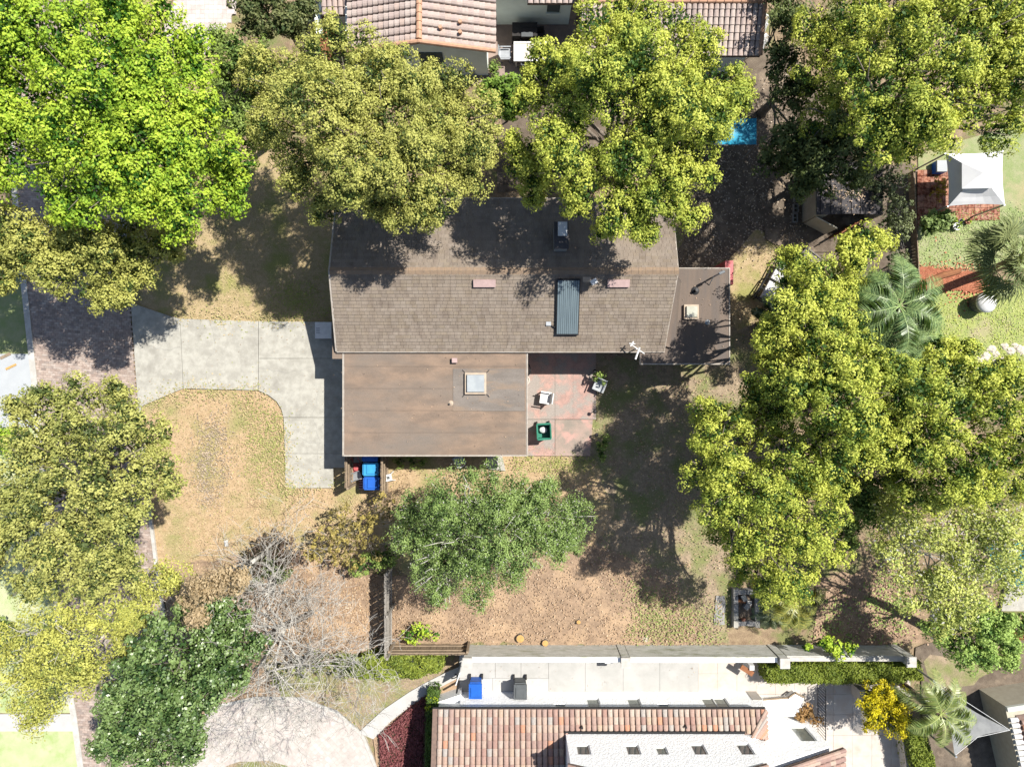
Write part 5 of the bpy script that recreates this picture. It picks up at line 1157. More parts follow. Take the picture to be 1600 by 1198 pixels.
cart('deep blue wheeled bin, the lowest of three by the fence', 'blue bins in the fence enclosure', G(581, 755), math.pi / 2, m_bluebin, m_bluebin)
cart('dark blue wheeled bin half under the roof eave', 'blue bins in the fence enclosure', G(579, 711), math.pi / 2, m_bluebin, m_bluebin)
cart('blue wheeled bin standing in the white side yard', 'bins in the white side yard', G(743, 1078, .14), 0, m_bluebin, m_bluebin)
cart('charcoal grey wheeled bin standing in the white side yard', 'bins in the white side yard', G(813, 1079, .14), 0, m_greybin, m_greybin)
gb = cart('open green wheeled bin standing on the red patio', None, G(850, 674, .11), .05, m_green2, m_green2, open_=True, h=.95)
mb = MB(); c = P(849, 671, .5); mb.lathe((c[0], c[1], .42), [(.17, 0), (.2, .12), (.17, .22), (.06, .28)], 10, sx=1.0, sy=.8); one('white_sack', m_whitepl, mb, 'white sack lying inside the open green bin', 'sack')

# ------------------------------------------------------------------ things round the low roof
def plastic_chair(label, loc, rz, mat, group=None, name='garden_chair', back=.85):
    r = thing(name, label, 'chair', loc, rz, group); Mx = Matrix.Translation(loc) @ Matrix.Rotation(rz, 4, 'Z')
    def bx(nm, c, d, top=1.0):
        mb = MB(); mb.box((0, 0, 0), d, M=Mx @ Matrix.Translation(c), top=top); return mb.build(nm, mat, r)
    bx('seat', (0, 0, .42), (.48, .46, .04)); mb = MB(); mb.box((0, 0, 0), (.46, .04, back - .44), M=Mx @ Matrix.Translation((0, .23, .44)) @ Matrix.Rotation(-.2, 4, 'X')); mb.build('backrest', mat, r)
    for a in (-1, 1):
        for b in (-1, 1): bx('leg', (a * .21, b * .2, 0), (.05, .05, .42))
        bx('armrest', (a * .24, 0, .62), (.05, .46, .03))
    return r
plastic_chair('white slatted chair casting a shadow on the red patio', (*P(852, 621, .45)[:2], .11), -math.pi / 2 - .15, m_whitepl)
plastic_chair('blue grey chair at the right edge of the patio', (*P(936, 603, .45)[:2], .02), -.4, m_concblue)
mb = MB(); c = P(821, 594, .4); mb.lathe((c[0], c[1], .11), [(.12, 0), (.17, .1), (.19, .3), (.2, .33), (.17, .33), (.15, .28), (.02, .27)], 14); one('flower_pot', m_cream, mb, 'round cream pot half under the low roof eave', 'pot')
mb = MB(); c = P(823, 578, .5); mb.tube([(c[0] + .16 * math.cos(t), c[1] + .26 * math.sin(t), .75) for t in np.linspace(0, 2 * math.pi, 16)], .025, 6, cap=False)
for t in (.8, 2.4, 3.9, 5.5): mb.tube([(c[0] + .16 * math.cos(t), c[1] + .26 * math.sin(t), .11), (c[0] + .16 * math.cos(t), c[1] + .26 * math.sin(t), .75)], .018, 5)
one('plant_stand', m_dark, mb, 'black ringed plant stand in the eave shadow by the patio', 'plant stand')
pp = thing('potted_plant', 'potted leafy plant at the upper right patio corner', 'potted plant', P(936, 592), 0)
mb = MB(); c = P(936, 592, .3); mb.lathe((c[0], c[1], 0), [(.1, 0), (.16, .28), (.17, .3), (.13, .3), (.1, .25)], 12); mb.build('pot', m_terra, pp)
q = lobe_leaves([(c[0], c[1], .75, .22)], PAL_MID, .11, .05, 20, (.1, .2)); leaf_mesh('foliage', *q, m_leaf, pp)
for px, py in ((929, 643), (932, 679), (929, 580)):
    c = P(px, py, .4); mb = MB(); mb.tube([(c[0], c[1], 0), (c[0], c[1], .45)], .018, 6); mb.lathe((c[0], c[1], .42), [(.05, 0), (.09, .06), (.07, .1), (.02, .12)], 8)
    one('garden_light', m_dark, mb, {643: 'dark stake light halfway along the right patio edge', 679: 'dark stake light near the lower right patio corner', 580: 'dark stake light in the shade above the potted plant'}[py], 'garden light', 'stake lights along the patio')
sq = thing('square_tub', 'grey square tub with a white handle by the south wall', 'tub', P(717, 719), .6)
Mx = Matrix.Translation((*P(717, 719, .4)[:2], 0)) @ Matrix.Rotation(.55, 4, 'Z')
mb = MB(); mb.box((0, 0, 0), (.4, .4, .4), M=Mx, top=1.1); mb.box((0, 0, 0), (.48, .48, .05), M=Mx @ Matrix.Translation((0, 0, .4)), top=.9); mb.build('body', m_greymetal, sq)
mb = MB(); mb.tube([Mx @ Vector(v) for v in ((-.22, -.22, .46), (-.1, -.3, .5), (.1, -.3, .5), (.22, -.22, .46))], .025, 6); mb.build('handle', m_whitepl, sq)
mb = MB(); mb.box((0, 0, 0), (.1, .1, .05), M=Mx @ Matrix.Translation((0, 0, .45))); mb.build('knob', m_dark, sq)
mb = MB(); mb.prism(poly([(762, 700), (782, 700), (790, 735), (762, 732)]), 0, .12); one('step', m_conc, mb, 'concrete step at the corner of the low roof', 'step')
so = thing('stool', 'white plastic stool with a dark hole right of the fence panel', 'stool', P(607, 746), .25)
Mx = Matrix.Translation((*P(607, 746, .4)[:2], 0)) @ Matrix.Rotation(.2, 4, 'Z')
mb = MB(); mb.box((0, 0, 0), (.3, .3, .04), M=Mx @ Matrix.Translation((0, 0, .4))); mb.build('seat', m_whitepl, so)
mb = MB(); mb.box((0, 0, 0), (.12, .12, .012), M=Mx @ Matrix.Translation((0, 0, .44))); mb.build('handhold', m_greybin, so)
for a in (-1, 1):
    for b in (-1, 1):
        mb = MB(); mb.tube([Mx @ Vector((a * .13, b * .13, .42)), Mx @ Vector((a * .2, b * .2, .01))], .025, 6); mb.build('leg', m_whitepl, so)
# red mower, grey barrow, slatted crate inside the enclosure
mw = thing('lawn_mower', 'faded red push mower between the fence panel and bins', 'mower', P(557, 731), 0)
c = Vector(P(557, 731, .3)); mb = MB(); mb.box((c.x, c.y, .12), (.4, .42, .18), top=.85); mb.build('deck', m_red, mw)
mb = MB(); mb.lathe((c.x, c.y, .3), [(.14, 0), (.15, .08), (.1, .14), (.02, .15)], 10); mb.build('engine', m_red, mw)
for a in (-1, 1):
    for b in (-1, 1):
        mb = MB(); mb.tube([(c.x + a * .2, c.y + b * .18, .1), (c.x + a * .25, c.y + b * .18, .1)], .1, 10); mb.build('wheel', m_black, mw)
mb = MB(); mb.tube([(c.x - .15, c.y + .2, .2), (c.x - .15, c.y + .6, .85), (c.x + .15, c.y + .6, .85), (c.x + .15, c.y + .2, .2)], .018, 6); mb.build('handle', m_red, mw)
wb = thing('wheelbarrow', 'grey wheelbarrow below the red mower', 'wheelbarrow', P(555, 744), 0)
c = Vector(P(555, 744, .5)); Mx = Matrix.Translation((c.x, c.y, 0)) @ Matrix.Rotation(.35, 4, 'Z')
mb = MB()
for a, d in (((0, .17, .3), (.5, .03, .22)), ((0, -.17, .3), (.5, .03, .22)), ((-.25, 0, .3), (.03, .34, .22)), ((.25, 0, .3), (.03, .34, .22)), ((0, 0, .28), (.5, .34, .03))): mb.box((0, 0, 0), d, M=Mx @ Matrix.Translation(a))
mb.build('tray', m_greymetal, wb)
mb = MB(); mb.tube([Mx @ Vector((.28, .02, .15)), Mx @ Vector((.28, -.04, .15))], .15, 12); mb.build('wheel', m_black, wb)
for s in (-1, 1):
    mb = MB(); mb.tube([Mx @ Vector((.28, s * .06, .18)), Mx @ Vector((-.2, s * .16, .3)), Mx @ Vector((-.55, s * .22, .5))], .02, 6); mb.build('handle', m_wood, wb)
    mb = MB(); mb.tube([Mx @ Vector((-.2, s * .14, .3)), Mx @ Vector((-.22, s * .16, .0))], .018, 6); mb.build('leg', m_greymetal, wb)
cr = thing('crate', 'maroon slatted crate beside the lowest blue bin', 'crate', P(567, 755), 0)
c = Vector(P(566, 756, .4)); mb = MB(); mb.box((c.x, c.y, 0), (.34, .5, .3)); mb.build('body', M('maroon plastic', (.12, .02, .03), (.09, .015, .02), 5), cr)
for i in range(5):
    mb = MB(); mb.box((c.x, c.y - .22 + i * .11, .3), (.34, .045, .03)); mb.build('slat', m_pinkvent, cr)
# air conditioner beside the west gable
ac = thing('air_conditioner', 'grey square air conditioner in the west gable shade', 'air conditioner', P(505, 516), 0)
c = P(505, 516, .8); mb = MB(); mb.box((c[0], c[1], 0), (.68, .68, .76)); mb.build('cabinet', m_greymetal, ac)
mb = MB(); mb.box((c[0], c[1], .76), (.72, .72, .04)); tp_ = mb.build('top', m_whitepl, ac)
for i in range(4):
    mb = MB(); mb.box((c[0] - .23, c[1] + .1 - i * .07, .8), (.16, .03, .012)); mb.build('louvre', m_greymetal, tp_)
mb = MB(); mb.box((c[0] + .0, c[1] - .75, 0), (.5, .6, .05)); one('pad', m_cblock, mb, 'dark square pad below the air conditioner', 'pad')
c = P(354, 848); mb = MB(); mb.box((c[0], c[1], .03), (.16, .26, .02), rz=.15); one('paper', m_whitepl, mb, 'white sheet of paper on the tan front lawn', 'paper')
c = P(17, 573, .15); mb = MB(); mb.box((c[0], c[1], .125), (.5, .09, .04), rz=.45); one('plank', m_stump, mb, 'short orange plank on the concrete across the street', 'plank')
c = P(8, 556, .15); mb = MB(); mb.box((c[0], c[1], .125), (.5, .13, .03), rz=.45); one('plank', m_wood, mb, 'pale plank at the shaded edge of that concrete', 'plank')

# stumps, stones
for px, py, r, lab in ((813, 997, .19, 'large fresh cut orange stump slice beside the garden wall'), (852, 1004, .15, 'orange log end touching the garden wall'), (904, 971, .1, 'small orange cut log alone in the leaf litter')):
    c = P(px, py, .15); o = MB(); o.lathe((c[0], c[1], 0), [(r * 1.12, 0), (r, .06), (r * .97, .2)], 12, mi=0); o.lathe((c[0], c[1], .2), [(r * .9, 0), (r * .5, .006), (.02, .008)], 12, mi=1)
    one('log', [m_bark, m_stump], o, lab, 'log', 'cut logs by the garden wall')
def rock(px, py, r, label, group, mat=m_stone, flat=.55):
    c = P(px, py); mb = MB(); n = 9; R = random.Random(px * 7 + py); vs = []; 
    for z, k in ((0, 1.0), (.35, .95), (.7, .6), (.82, .12)):
        for i in range(n):
            a = 2 * math.pi * i / n; q = r * k * R.uniform(.75, 1.2); vs.append((c[0] + q * math.cos(a), c[1] + q * math.sin(a) * .85, z * r * flat * R.uniform(.85, 1.15)))
    fs = [(l * n + i, l * n + (i + 1) % n, (l + 1) * n + (i + 1) % n, (l + 1) * n + i) for l in range(3) for i in range(n)]; fs.append(tuple(3 * n + i for i in range(n)))
    mb.add(vs, fs); return one('rock', mat, mb, label, 'rock', group)
rock(1010, 998, .17, 'single white rock near the garden wall', None)
for i, (px, py, r) in enumerate(((1524, 575, .2), (1530, 563, .24), (1540, 556, .26), (1549, 545, .24), (1556, 553, .2), (1552, 565, .17), (1569, 541, .22), (1578, 548, .24), (1585, 540, .2), (1593, 545, .26), (1518, 582, .16), (1600, 553, .2), (1566, 560, .15))):
    where = ('at the lower left tip of the curved pile', 'second from the lower left tip of the curved pile', 'on the outer rim left of the pile bend', 'at the inner left of the pile bend', 'on the outer bend of the curved pile', 'small inside the bend of the pile', 'wide, just right of the bend', 'innermost small one near the black pump', 'tall one on the rim after the bend', 'below the rim above the black pump', 'small upper rim one right of centre', 'broad one at the upper right rim', 'at the right end beside the frame edge')
    order = sorted((1524, 1530, 1540, 1549, 1556, 1552, 1569, 1578, 1585, 1593, 1518, 1600, 1566))
    rock(px, py, r, 'white limestone rock ' + where[order.index(px)], 'white limestone rocks')
mb = MB(); c = P(1582, 570, .5); mb.box((c[0], c[1], 0), (.8, .55, .5)); pu = thing('pool_pump', 'black pool pump box beside the white rocks', 'pump', (c[0], c[1], 0)); mb.build('housing', m_black, pu)
mb = MB(); mb.box((c[0] + .05, c[1] + .02, .5), (.42, .34, .08)); mb.build('cover', m_greybin, pu)
mb = MB(); mb.tube([(c[0] - .35, c[1], .25), (c[0] - .6, c[1] - .1, .25), (c[0] - .7, c[1] - .4, .1)], .04, 8); mb.build('pipe', m_black, pu)

# raised bed with rubble
rb = thing('raised_bed', 'grey block raised bed full of rubble in the back yard', 'raised bed', P(1163, 950), 0)
for (a, b, cdim) in (((1150, 950), (.2, 1.75), 0), ((1184, 950), (.2, 1.75), 0), ((1167, 925), (.78, .2), 0), ((1167, 974), (.78, .2), 0)):
    c = PV(*a, .35); horiz = b[0] > b[1]; n = 2 if horiz else 5; L = max(b) / n
    for i in range(n):
        t = -max(b) / 2 + L * (i + .5); mb = MB(); p = (c.x + t, c.y, 0) if horiz else (c.x, c.y + t, 0); mb.box(p, (L - .02, .2, .36 + random.uniform(-.02, .02)) if horiz else (.2, L - .02, .36 + random.uniform(-.02, .02)), rz=random.uniform(-.03, .03)); mb.build('block', m_cblock if random.random() < .6 else m_conc, rb)
mb = MB(); c = PV(1167, 950, .1); mb.box((c.x, c.y, 0), (.75, 1.55, .12)); mb.build('soil', m_darkmulch, rb)
for i, (px, py, dx, dy, h, mt, lab) in enumerate(((1163, 934, .2, .28, .2, m_conc, 'tilted grey slab on the rubble of the raised bed'), (1171, 942, .22, .22, .18, m_cblock, 'square hollow block lying in the raised bed'), (1167, 948, .22, .22, .2, m_cblock, 'second hollow block in the middle of the raised bed'), (1163, 970, .18, .2, .2, m_terra, 'orange broken pot in the lower end of the raised bed'), (1159, 940, .14, .5, .08, m_woodred, 'rusty board along the left side of the raised bed'))):
    c = PV(px, py, .3); mb = MB(); mb.box((c.x, c.y, .12), (dx, dy, h), rz=.5 + i); one('broken_block' if i < 3 else ('broken_pot' if i == 3 else 'board'), mt, mb, lab, 'rubble', 'rubble in the raised bed')
mb = MB(); mb.prism(poly(rough([(1118, 930), (1132, 930), (1132, 975), (1115, 975)], 1, 10)), 0, .07); one('paving_slab', m_cblock, mb, 'grey paving slab left of the raised bed', 'slab')

# black framed sofa under the yellow tree
sf = thing('garden_sofa', 'black framed sofa with pale cushions under the yellow tree', 'sofa', P(1215, 440), 0)
Mx = Matrix.Translation((*P(1211, 441, .4)[:2], 0)) @ Matrix.Rotation(math.radians(62), 4, 'Z')
for s in (-.47, .47):
    mb = MB(); mb.box((0, 0, 0), (.86, .62, .14), M=Mx @ Matrix.Translation((s, -.02, .36)), top=.95); mb.build('seat_cushion', m_cushion, sf)
    mb = MB(); mb.box((0, 0, 0), (.86, .16, .42), M=Mx @ Matrix.Translation((s, -.4, .44)), top=.95); mb.build('back_cushion', m_cushion, sf)
for a in (-1, 1):
    mb = MB(); mb.tube([Mx @ Vector(v) for v in ((a * 1.0, -.5, 0), (a * 1.0, -.5, .9), (a * 1.0, .42, .62), (a * 1.0, .42, 0))], .03, 6); mb.build('arm', m_dark, sf)
for y, z in ((-.5, .9), (-.5, .3), (.42, .3)):
    mb = MB(); mb.tube([Mx @ Vector((-1.0, y, z)), Mx @ Vector((1.0, y, z))], .03, 6); mb.build('rail', m_dark, sf)
tb = thing('side_table', 'dark metal table with an open frame left of the sofa', 'table', P(1205, 460), 0)
Mx = Matrix.Translation((*P(1199, 456, .4)[:2], 0)) @ Matrix.Rotation(math.radians(-35), 4, 'Z')
mb = MB(); mb.tube([Mx @ Vector(v) for v in ((-.4, -.5, .42), (.4, -.5, .42), (.4, .5, .42), (-.4, .5, .42), (-.4, -.5, .42))], .035, 6); mb.tube([Mx @ Vector((-.4, 0, .42)), Mx @ Vector((.4, 0, .42))], .02, 6); mb.build('frame', m_dark, tb)
for a in (-.4, .4):
    for b in (-.5, .5):
        mb = MB(); mb.tube([Mx @ Vector((a, b, 0)), Mx @ Vector((a, b, .42))], .03, 6); mb.build('leg', m_dark, tb)
Mx = Matrix.Translation((*P(1272, 401, .3)[:2], .1)) @ Matrix.Rotation(math.radians(-38), 4, 'Z') @ Matrix.Rotation(.5, 4, 'X')
mb = MB(); mb.box((0, 0, 0), (1.0, .34, .05), M=Mx); mb.box((0, 0, 0), (1.04, .05, .08), M=Mx @ Matrix.Translation((0, .2, 0))); one('wooden_board', m_woodgrey, mb, 'grey wooden board leaning beside the concrete pad', 'board')

# shed, blocks
sh = thing('shed', 'low beige shed with dark roof and open doors', 'shed', P(1305, 310), 0)
x0, x1 = P(1253, 0)[0], P(1352, 0)[0]; y0, y1 = P(0, 348)[1], P(0, 272)[1]; hS = 1.45
for c, d in (((x0 + .04, (y0 + y1) / 2, 0), (.08, y1 - y0, hS)), ((x1 - .04, (y0 + y1) / 2, 0), (.08, y1 - y0, hS)), (((x0 + x1) / 2, y1 - .04, 0), (x1 - x0 - .17, .08, hS)), ((x0 + .3, y0 + .04, 0), (.43, .08, hS))):
    mb = MB(); mb.box(c, d); mb.build('wall', m_shedwall, sh)
mb = MB(); mb.slab([(x0 + .03, y0, hS + .06), ((x0 + x1) / 2, y0, hS + .28), ((x0 + x1) / 2, y1, hS + .28), (x0 + .03, y1, hS + .06)], .05); mb.slab([((x0 + x1) / 2 + .001, y0, hS + .28), (x1, y0, hS + .06), (x1, y1, hS + .06), ((x0 + x1) / 2 + .001, y1, hS + .28)], .05); rf = mb.build('roof', m_shedroof, sh)
for i in range(7):
    x = x0 + .2 + i * (x1 - x0 - .4) / 6; zz = hS + .29 - abs(x - (x0 + x1) / 2) * .22 / ((x1 - x0) / 2); mb = MB(); mb.box((x, (y0 + y1) / 2, zz - .01), (.04, y1 - y0 - .04, .03)); mb.build('roof_rib', m_shedroof, rf)
for (px, py, ang, mt, lb) in ((1287, 350, -28, m_shedwall, 'beige open door'), (1326, 356, 32, m_woodred, 'rusty open door')):
    c = P(px, py, 1.0); mb = MB(); mb.box((c[0], c[1], .05), (1.05, .05, 1.25), rz=math.radians(ang)); d_ = mb.build('door', mt, sh); d_['label'] = lb
    for k in (-.25, .25):
        mb = MB(); mb.box((0, 0, 0), (.06, .03, 1.1), M=Matrix.Translation((c[0], c[1], .12)) @ Matrix.Rotation(math.radians(ang), 4, 'Z') @ Matrix.Translation((k, .04, 0))); mb.build('door_batten', mt, d_)
def cblock(px, py, label):
    c = P(px, py, .2); mb = MB()
    for d, s in (((0, .09, 0), (.4, .03, .2)), ((0, -.09, 0), (.4, .03, .2)), ((-.185, 0, 0), (.03, .15, .2)), ((.185, 0, 0), (.03, .15, .2)), ((0, 0, 0), (.03, .15, .2))):
        mb.box((c[0] + d[1], c[1] + d[0], 0), (s[1], s[0], s[2]))
    one('concrete_block', m_cblock, mb, label, 'block', 'hollow blocks beside the shed')
cblock(1245, 308, 'hollow concrete block beside the shed, topmost of three'); cblock(1244, 325, 'hollow concrete block beside the shed, middle of three'); cblock(1243, 340, 'hollow concrete block beside the shed, lowest of three')

# blue tarp canopy
tc = thing('tarp_canopy', 'bright blue tarpaulin canopy under the bright yellow tree', 'canopy', P(1150, 210), 0)
mb = MB(); nx, ny = 8, 6; vs = []; c0 = P(1112, 226, 1.9); c1 = P(1182, 185, 1.9)
for j in range(ny + 1):
    for i in range(nx + 1):
        u_, v_ = i / nx, j / ny; vs.append((c0[0] + (c1[0] - c0[0]) * u_, c0[1] + (c1[1] - c0[1]) * v_, 1.9 - .12 * math.sin(math.pi * u_) * math.sin(math.pi * v_) + .02 * math.sin(u_ * 19)))
fs = [(j * (nx + 1) + i, j * (nx + 1) + i + 1, (j + 1) * (nx + 1) + i + 1, (j + 1) * (nx + 1) + i) for j in range(ny) for i in range(nx)]
mb.add(vs, fs); mb.add([(a, b, c - .01) for a, b, c in vs], [f[::-1] for f in fs]); mb.build('tarpaulin', m_tarp, tc, smooth=True)
for a in (c0, (c1[0], c0[1]), c1, (c0[0], c1[1])):
    mb = MB(); mb.tube([(a[0], a[1], 0), (a[0], a[1], 1.9)], .025, 6); mb.build('pole', m_greymetal, tc)

# white gazebo
gz_ = thing('gazebo', 'white square canopy gazebo with a raised vent top', 'gazebo', P(1524, 282), 0)
o = [PV(1482, 322, 2.1), PV(1570, 320, 2.1), PV(1567, 236, 2.1), PV(1478, 240, 2.1)]; i_ = [PV(1508, 293, 2.75), PV(1548, 292, 2.75), PV(1547, 256, 2.75), PV(1507, 257, 2.75)]
for k in range(4):
    a, b, c, d = o[k], o[(k + 1) % 4], i_[(k + 1) % 4], i_[k]; mb = MB(); vs = []; n = 6
    for v_ in range(5):
        for u_ in range(n + 1):
            p = a.lerp(b, u_ / n).lerp(d.lerp(c, u_ / n), v_ / 4); mid = ((a + b) / 2).lerp(Vector((0, 0, 0)), 0)
            s_ = math.sin(math.pi * u_ / n); p.z -= .1 * s_ * math.sin(math.pi * v_ / 4); cen_ = (o[0] + o[2]) / 2
            if v_ == 0: p = p.lerp(Vector((cen_.x, cen_.y, p.z)), .05 * s_)
            vs.append(p)
    fs = [(v_ * (n + 1) + u_, v_ * (n + 1) + u_ + 1, (v_ + 1) * (n + 1) + u_ + 1, (v_ + 1) * (n + 1) + u_) for v_ in range(4) for u_ in range(n)]
    mb.add(vs, fs); mb.add([p - Vector((0, 0, .012)) for p in vs], [f[::-1] for f in fs]); mb.build('canopy_panel', m_canvas, gz_, smooth=False)
t = [PV(1503, 295, 2.84), PV(1552, 294, 2.84), PV(1550, 253, 2.84), PV(1503, 254, 2.84)]; apex = (t[0] + t[2]) / 2 + Vector((0, 0, .4)); mb = MB()
mb.add([*t, apex], [(0, 1, 4), (1, 2, 4), (2, 3, 4), (3, 0, 4)]); mb.add([p - Vector((0, 0, .02)) for p in (*t, apex)], [(1, 0, 4), (2, 1, 4), (3, 2, 4), (0, 3, 4)]); mb.build('vent_cap', m_canvas, gz_)
for p in o:
    mb = MB(); mb.tube([(p.x, p.y, 0), (p.x, p.y, 2.08)], .035, 6); mb.build('post', m_greymetal, gz_)
ter = bpy.data.objects.new('terrace', None); COL.objects.link(ter); tag(ter, 'terracotta paver terrace beside the white gazebo', kind='structure')
m0 = MB(); m0.box((0, 0, 0), (.27, .27, .05)); pm = m0.mesh('paver'); pm.materials.append(m_terra)
xs_ = np.arange(P(1437, 0)[0], P(1562, 0)[0], .285); ys_ = np.arange(P(0, 350)[1], P(0, 262)[1], .285)
for x in xs_:
    for y in ys_:
        px_ = x * FPX / CAM_H + 800; py_ = 599 - y * FPX / CAM_H
        if 1492 < px_ < 1558 and py_ < 318: continue
        if px_ > 1485 and py_ > 345: continue
        o_ = bpy.data.objects.new('paver', pm); COL.objects.link(o_); o_.parent = ter; o_.location = (x, y, .02 + random.uniform(0, .006)); o_.rotation_euler.z = random.uniform(-.01, .01)
mb = MB(); c = P(1473, 259, .5); mb.box((c[0], c[1], .06), (.45, .5, .34)); cl = thing('cool_box', 'blue cool box with pale blue lid beside the gazebo', 'cool box', (c[0], c[1], .06)); mb.build('body', m_bluebin, cl)
mb = MB(); mb.box((c[0], c[1], .4), (.47, .52, .07), top=.95); mb.build('lid', m_concblue, cl)
q = thing('potted_shrub', 'orange leaved potted shrub on the terracotta terrace', 'potted plant', P(1464, 292), 0); c = P(1464, 292, .4)
mb = MB(); mb.lathe((c[0], c[1], .07), [(.12, 0), (.18, .3), (.14, .3)], 10); mb.build('pot', m_terra, q)
leaf_mesh('foliage', *lobe_leaves([(c[0], c[1], .6, .3), (c[0], c[1] - .4, .5, .22)], ((.5, .34, .05), (.25, .2, .05)), .12, .08, 18, (.1, .2)), m_leaf, q)
for i, (px, py, r, col, lab) in enumerate(((1495, 354, .13, m_whitepl, 'white pot of bright lettuce green leaves'), (1502, 346, .1, m_dark, 'small dark pot above the white pot'), (1513, 346, .1, m_terra, 'small terracotta pot right of the dark pot'), (1491, 344, .11, m_black, 'black pot beside the light green bush'))):
    c = P(px, py, .2); q = thing('potted_plant', lab, 'potted plant', (c[0], c[1], 0), 0, 'pots below the gazebo'); mb = MB(); mb.lathe((c[0], c[1], 0), [(r * .8, 0), (r * 1.25, .2), (r * 1.3, .22), (r, .22), (r * .9, .18)], 12); mb.build('pot', col, q)
    leaf_mesh('foliage', *lobe_leaves([(c[0], c[1], .26, r * .9)], PAL_LIME, .07, .02, 12, (.03, .07)), m_leaf, q)
tk = thing('domed_barrel', 'white domed barrel at the tip of the fan palm', 'barrel', P(1543, 472), 0); c = P(1543, 472, .8)
mb = MB(); mb.lathe((c[0], c[1], 0), [(.36, 0), (.42, .35), (.4, .7)], 16); mb.build('body', m_greybin, tk)
mb = MB(); mb.lathe((c[0], c[1], .7), [(.46, 0), (.46, .05), (.38, .16), (.22, .24), (.05, .27)], 18); mb.build('dome', m_whitepl, tk, smooth=True)
mb = MB(); a, b = PV(1442, 442), PV(1497, 424); mb.tube([a + Vector((0, 0, .12)), (a + b) / 2 + Vector((0, .05, .14)), b + Vector((0, 0, .12))], [.13, .15, .12], 8); one('fallen_trunk', m_woodred, mb, 'reddish fallen palm trunk across the mulch bed', 'log')
# white planter in the corner of the courtyard
tr0 = thing('planter', 'white planter with a brown wooden tray in the terrace corner', 'planter', P(1168, 1040), 0)
c = P(1170, 1037, .5); mb = MB(); mb.box((c[0], c[1], .13), (.34, .34, .8), top=.6); mb.build('stand', m_whitepl, tr0)
mb = MB(); c = P(1168, 1048, .9); mb.box((c[0], c[1], .8), (.62, .22, .05), rz=math.radians(-32)); mb.build('tray', m_woodred, tr0)
mb = MB(); c = P(948, 1034, .3); mb.box((c[0], yw - .33, .5), (.35, .2, .5)); one('wall_box', m_stucco, mb, 'small white box fixed low behind the garden wall', 'box')
# courtyard furniture of the tiled house
tt = thing('dining_table', 'cream rectangular table in the tiled house courtyard', 'table', P(830, 82), 0); c = PV(832, 81, .75)
mb = MB(); mb.box((c.x, c.y, .7), (1.65, .86, .05)); top_ = mb.build('tabletop', m_cream, tt)
for d, s in (((0, .4, 0), (1.65, .06, .03)), ((0, -.4, 0), (1.65, .06, .03)), ((-.8, 0, 0), (.05, .74, .03)), ((.8, 0, 0), (.05, .74, .03))):
    mb = MB(); mb.box((c.x + d[0], c.y + d[1], .752), s); mb.build('rim', m_whitepl, top_)
for a in (-.72, .72):
    for b in (-.35, .35):
        mb = MB(); mb.box((c.x + a, c.y + b, 0), (.07, .07, .7)); mb.build('leg', m_cream, tt)
plastic_chair('dark framed chair with blue seat left of the cream table', (*P(790, 85, .45)[:2], .02), math.pi / 2, m_greymetal, None)
plastic_chair('grey chair tucked under the near side of the cream table', (*P(823, 98, .4)[:2], .02), math.pi, m_greybin, None)
plastic_chair('dark chair on the far side of the cream table', (*P(822, 62, .4)[:2], .02), 0, m_dark, 'dark chairs behind the table'); plastic_chair('dark chair behind the right end of the cream table', (*P(842, 61, .4)[:2], .02), .1, m_dark, 'dark chairs behind the table')
dm = thing('grill', 'black covered grill against the courtyard wall', 'grill', P(820, 45), 0); c = PV(820, 45, .9)
mb = MB(); mb.box((c.x, c.y, 0), (1.1, .6, .85)); mb.build('cover', m_black, dm); mb = MB(); mb.box((c.x + .1, c.y - .25, .85), (.5, .2, .06)); mb.build('shelf', m_greybin, dm)
# wire lattice stones at the patio edge and pale shrub trellis by the roof corner
for i, (px, py) in enumerate(((1196, 28), (1194, 40), (1196, 60), (1192, 66))):
    c = P(px, py, 1.2); mb = MB(); R = random.Random(i)
    for k in range(5): mb.tube([(c[0] + R.uniform(-.15, .15), c[1] - .3, 1.0), (c[0] + R.uniform(-.2, .2), c[1], 1.3), (c[0] + R.uniform(-.15, .15), c[1] + .25, 1.1)], .02, 5)
    mb.tube([(c[0], c[1], 0), (c[0], c[1], 1.2)], .02, 5); one('trellis', m_whitepl, mb, 'white wire trellis beside the right tiled wing, %s' % ('topmost', 'second from the top', 'third from the top', 'lowest')[i], 'trellis', 'white wire trellises')

# ------------------------------------------------------------------ fallen leaves and grass tufts
def litter(name, pts, n, cols, label, size=(.03, .09), z=.09, soft=True, clump=.5):
    p = np.array(poly(pts)); lo, hi = p.min(0), p.max(0); A = rng.uniform(lo, hi, (int(n * 2.2), 2)); A = A[inpoly(A[:, 0], A[:, 1], p.tolist())][:n]
    if soft:      # drifts: most pieces gather round random spots, so the outline is ragged
        c = A[rng.integers(0, len(A), max(6, n // 45))]; k = int(len(A) * clump); q = rng.integers(0, len(c), k)
        A = np.concatenate([A[k:] + rng.normal(0, .25, (len(A) - k, 2)), c[q] + rng.normal(0, 1, (k, 2)) * rng.uniform(.12, .5, (len(c), 1))[q]])
    m = len(A)
    pp_ = np.column_stack([A, z + rng.uniform(0, .03, m)]); nn = rng.normal(0, .35, (m, 3)) + np.array([0, 0, 1.0]); cc = np.array(cols)[rng.integers(0, len(cols), m)] * rng.uniform(.85, 1.15, (m, 1))
    return leaf_mesh(name, pp_, nn, rng.uniform(*size, m), cc, m_litter, None, label)
BR = [(.38, .26, .16), (.30, .2, .125), (.48, .37, .26), (.24, .155, .1), (.42, .29, .17)]
YG = [(.38, .34, .13), (.25, .26, .08), (.44, .35, .17), (.5, .4, .25), (.34, .26, .14)]
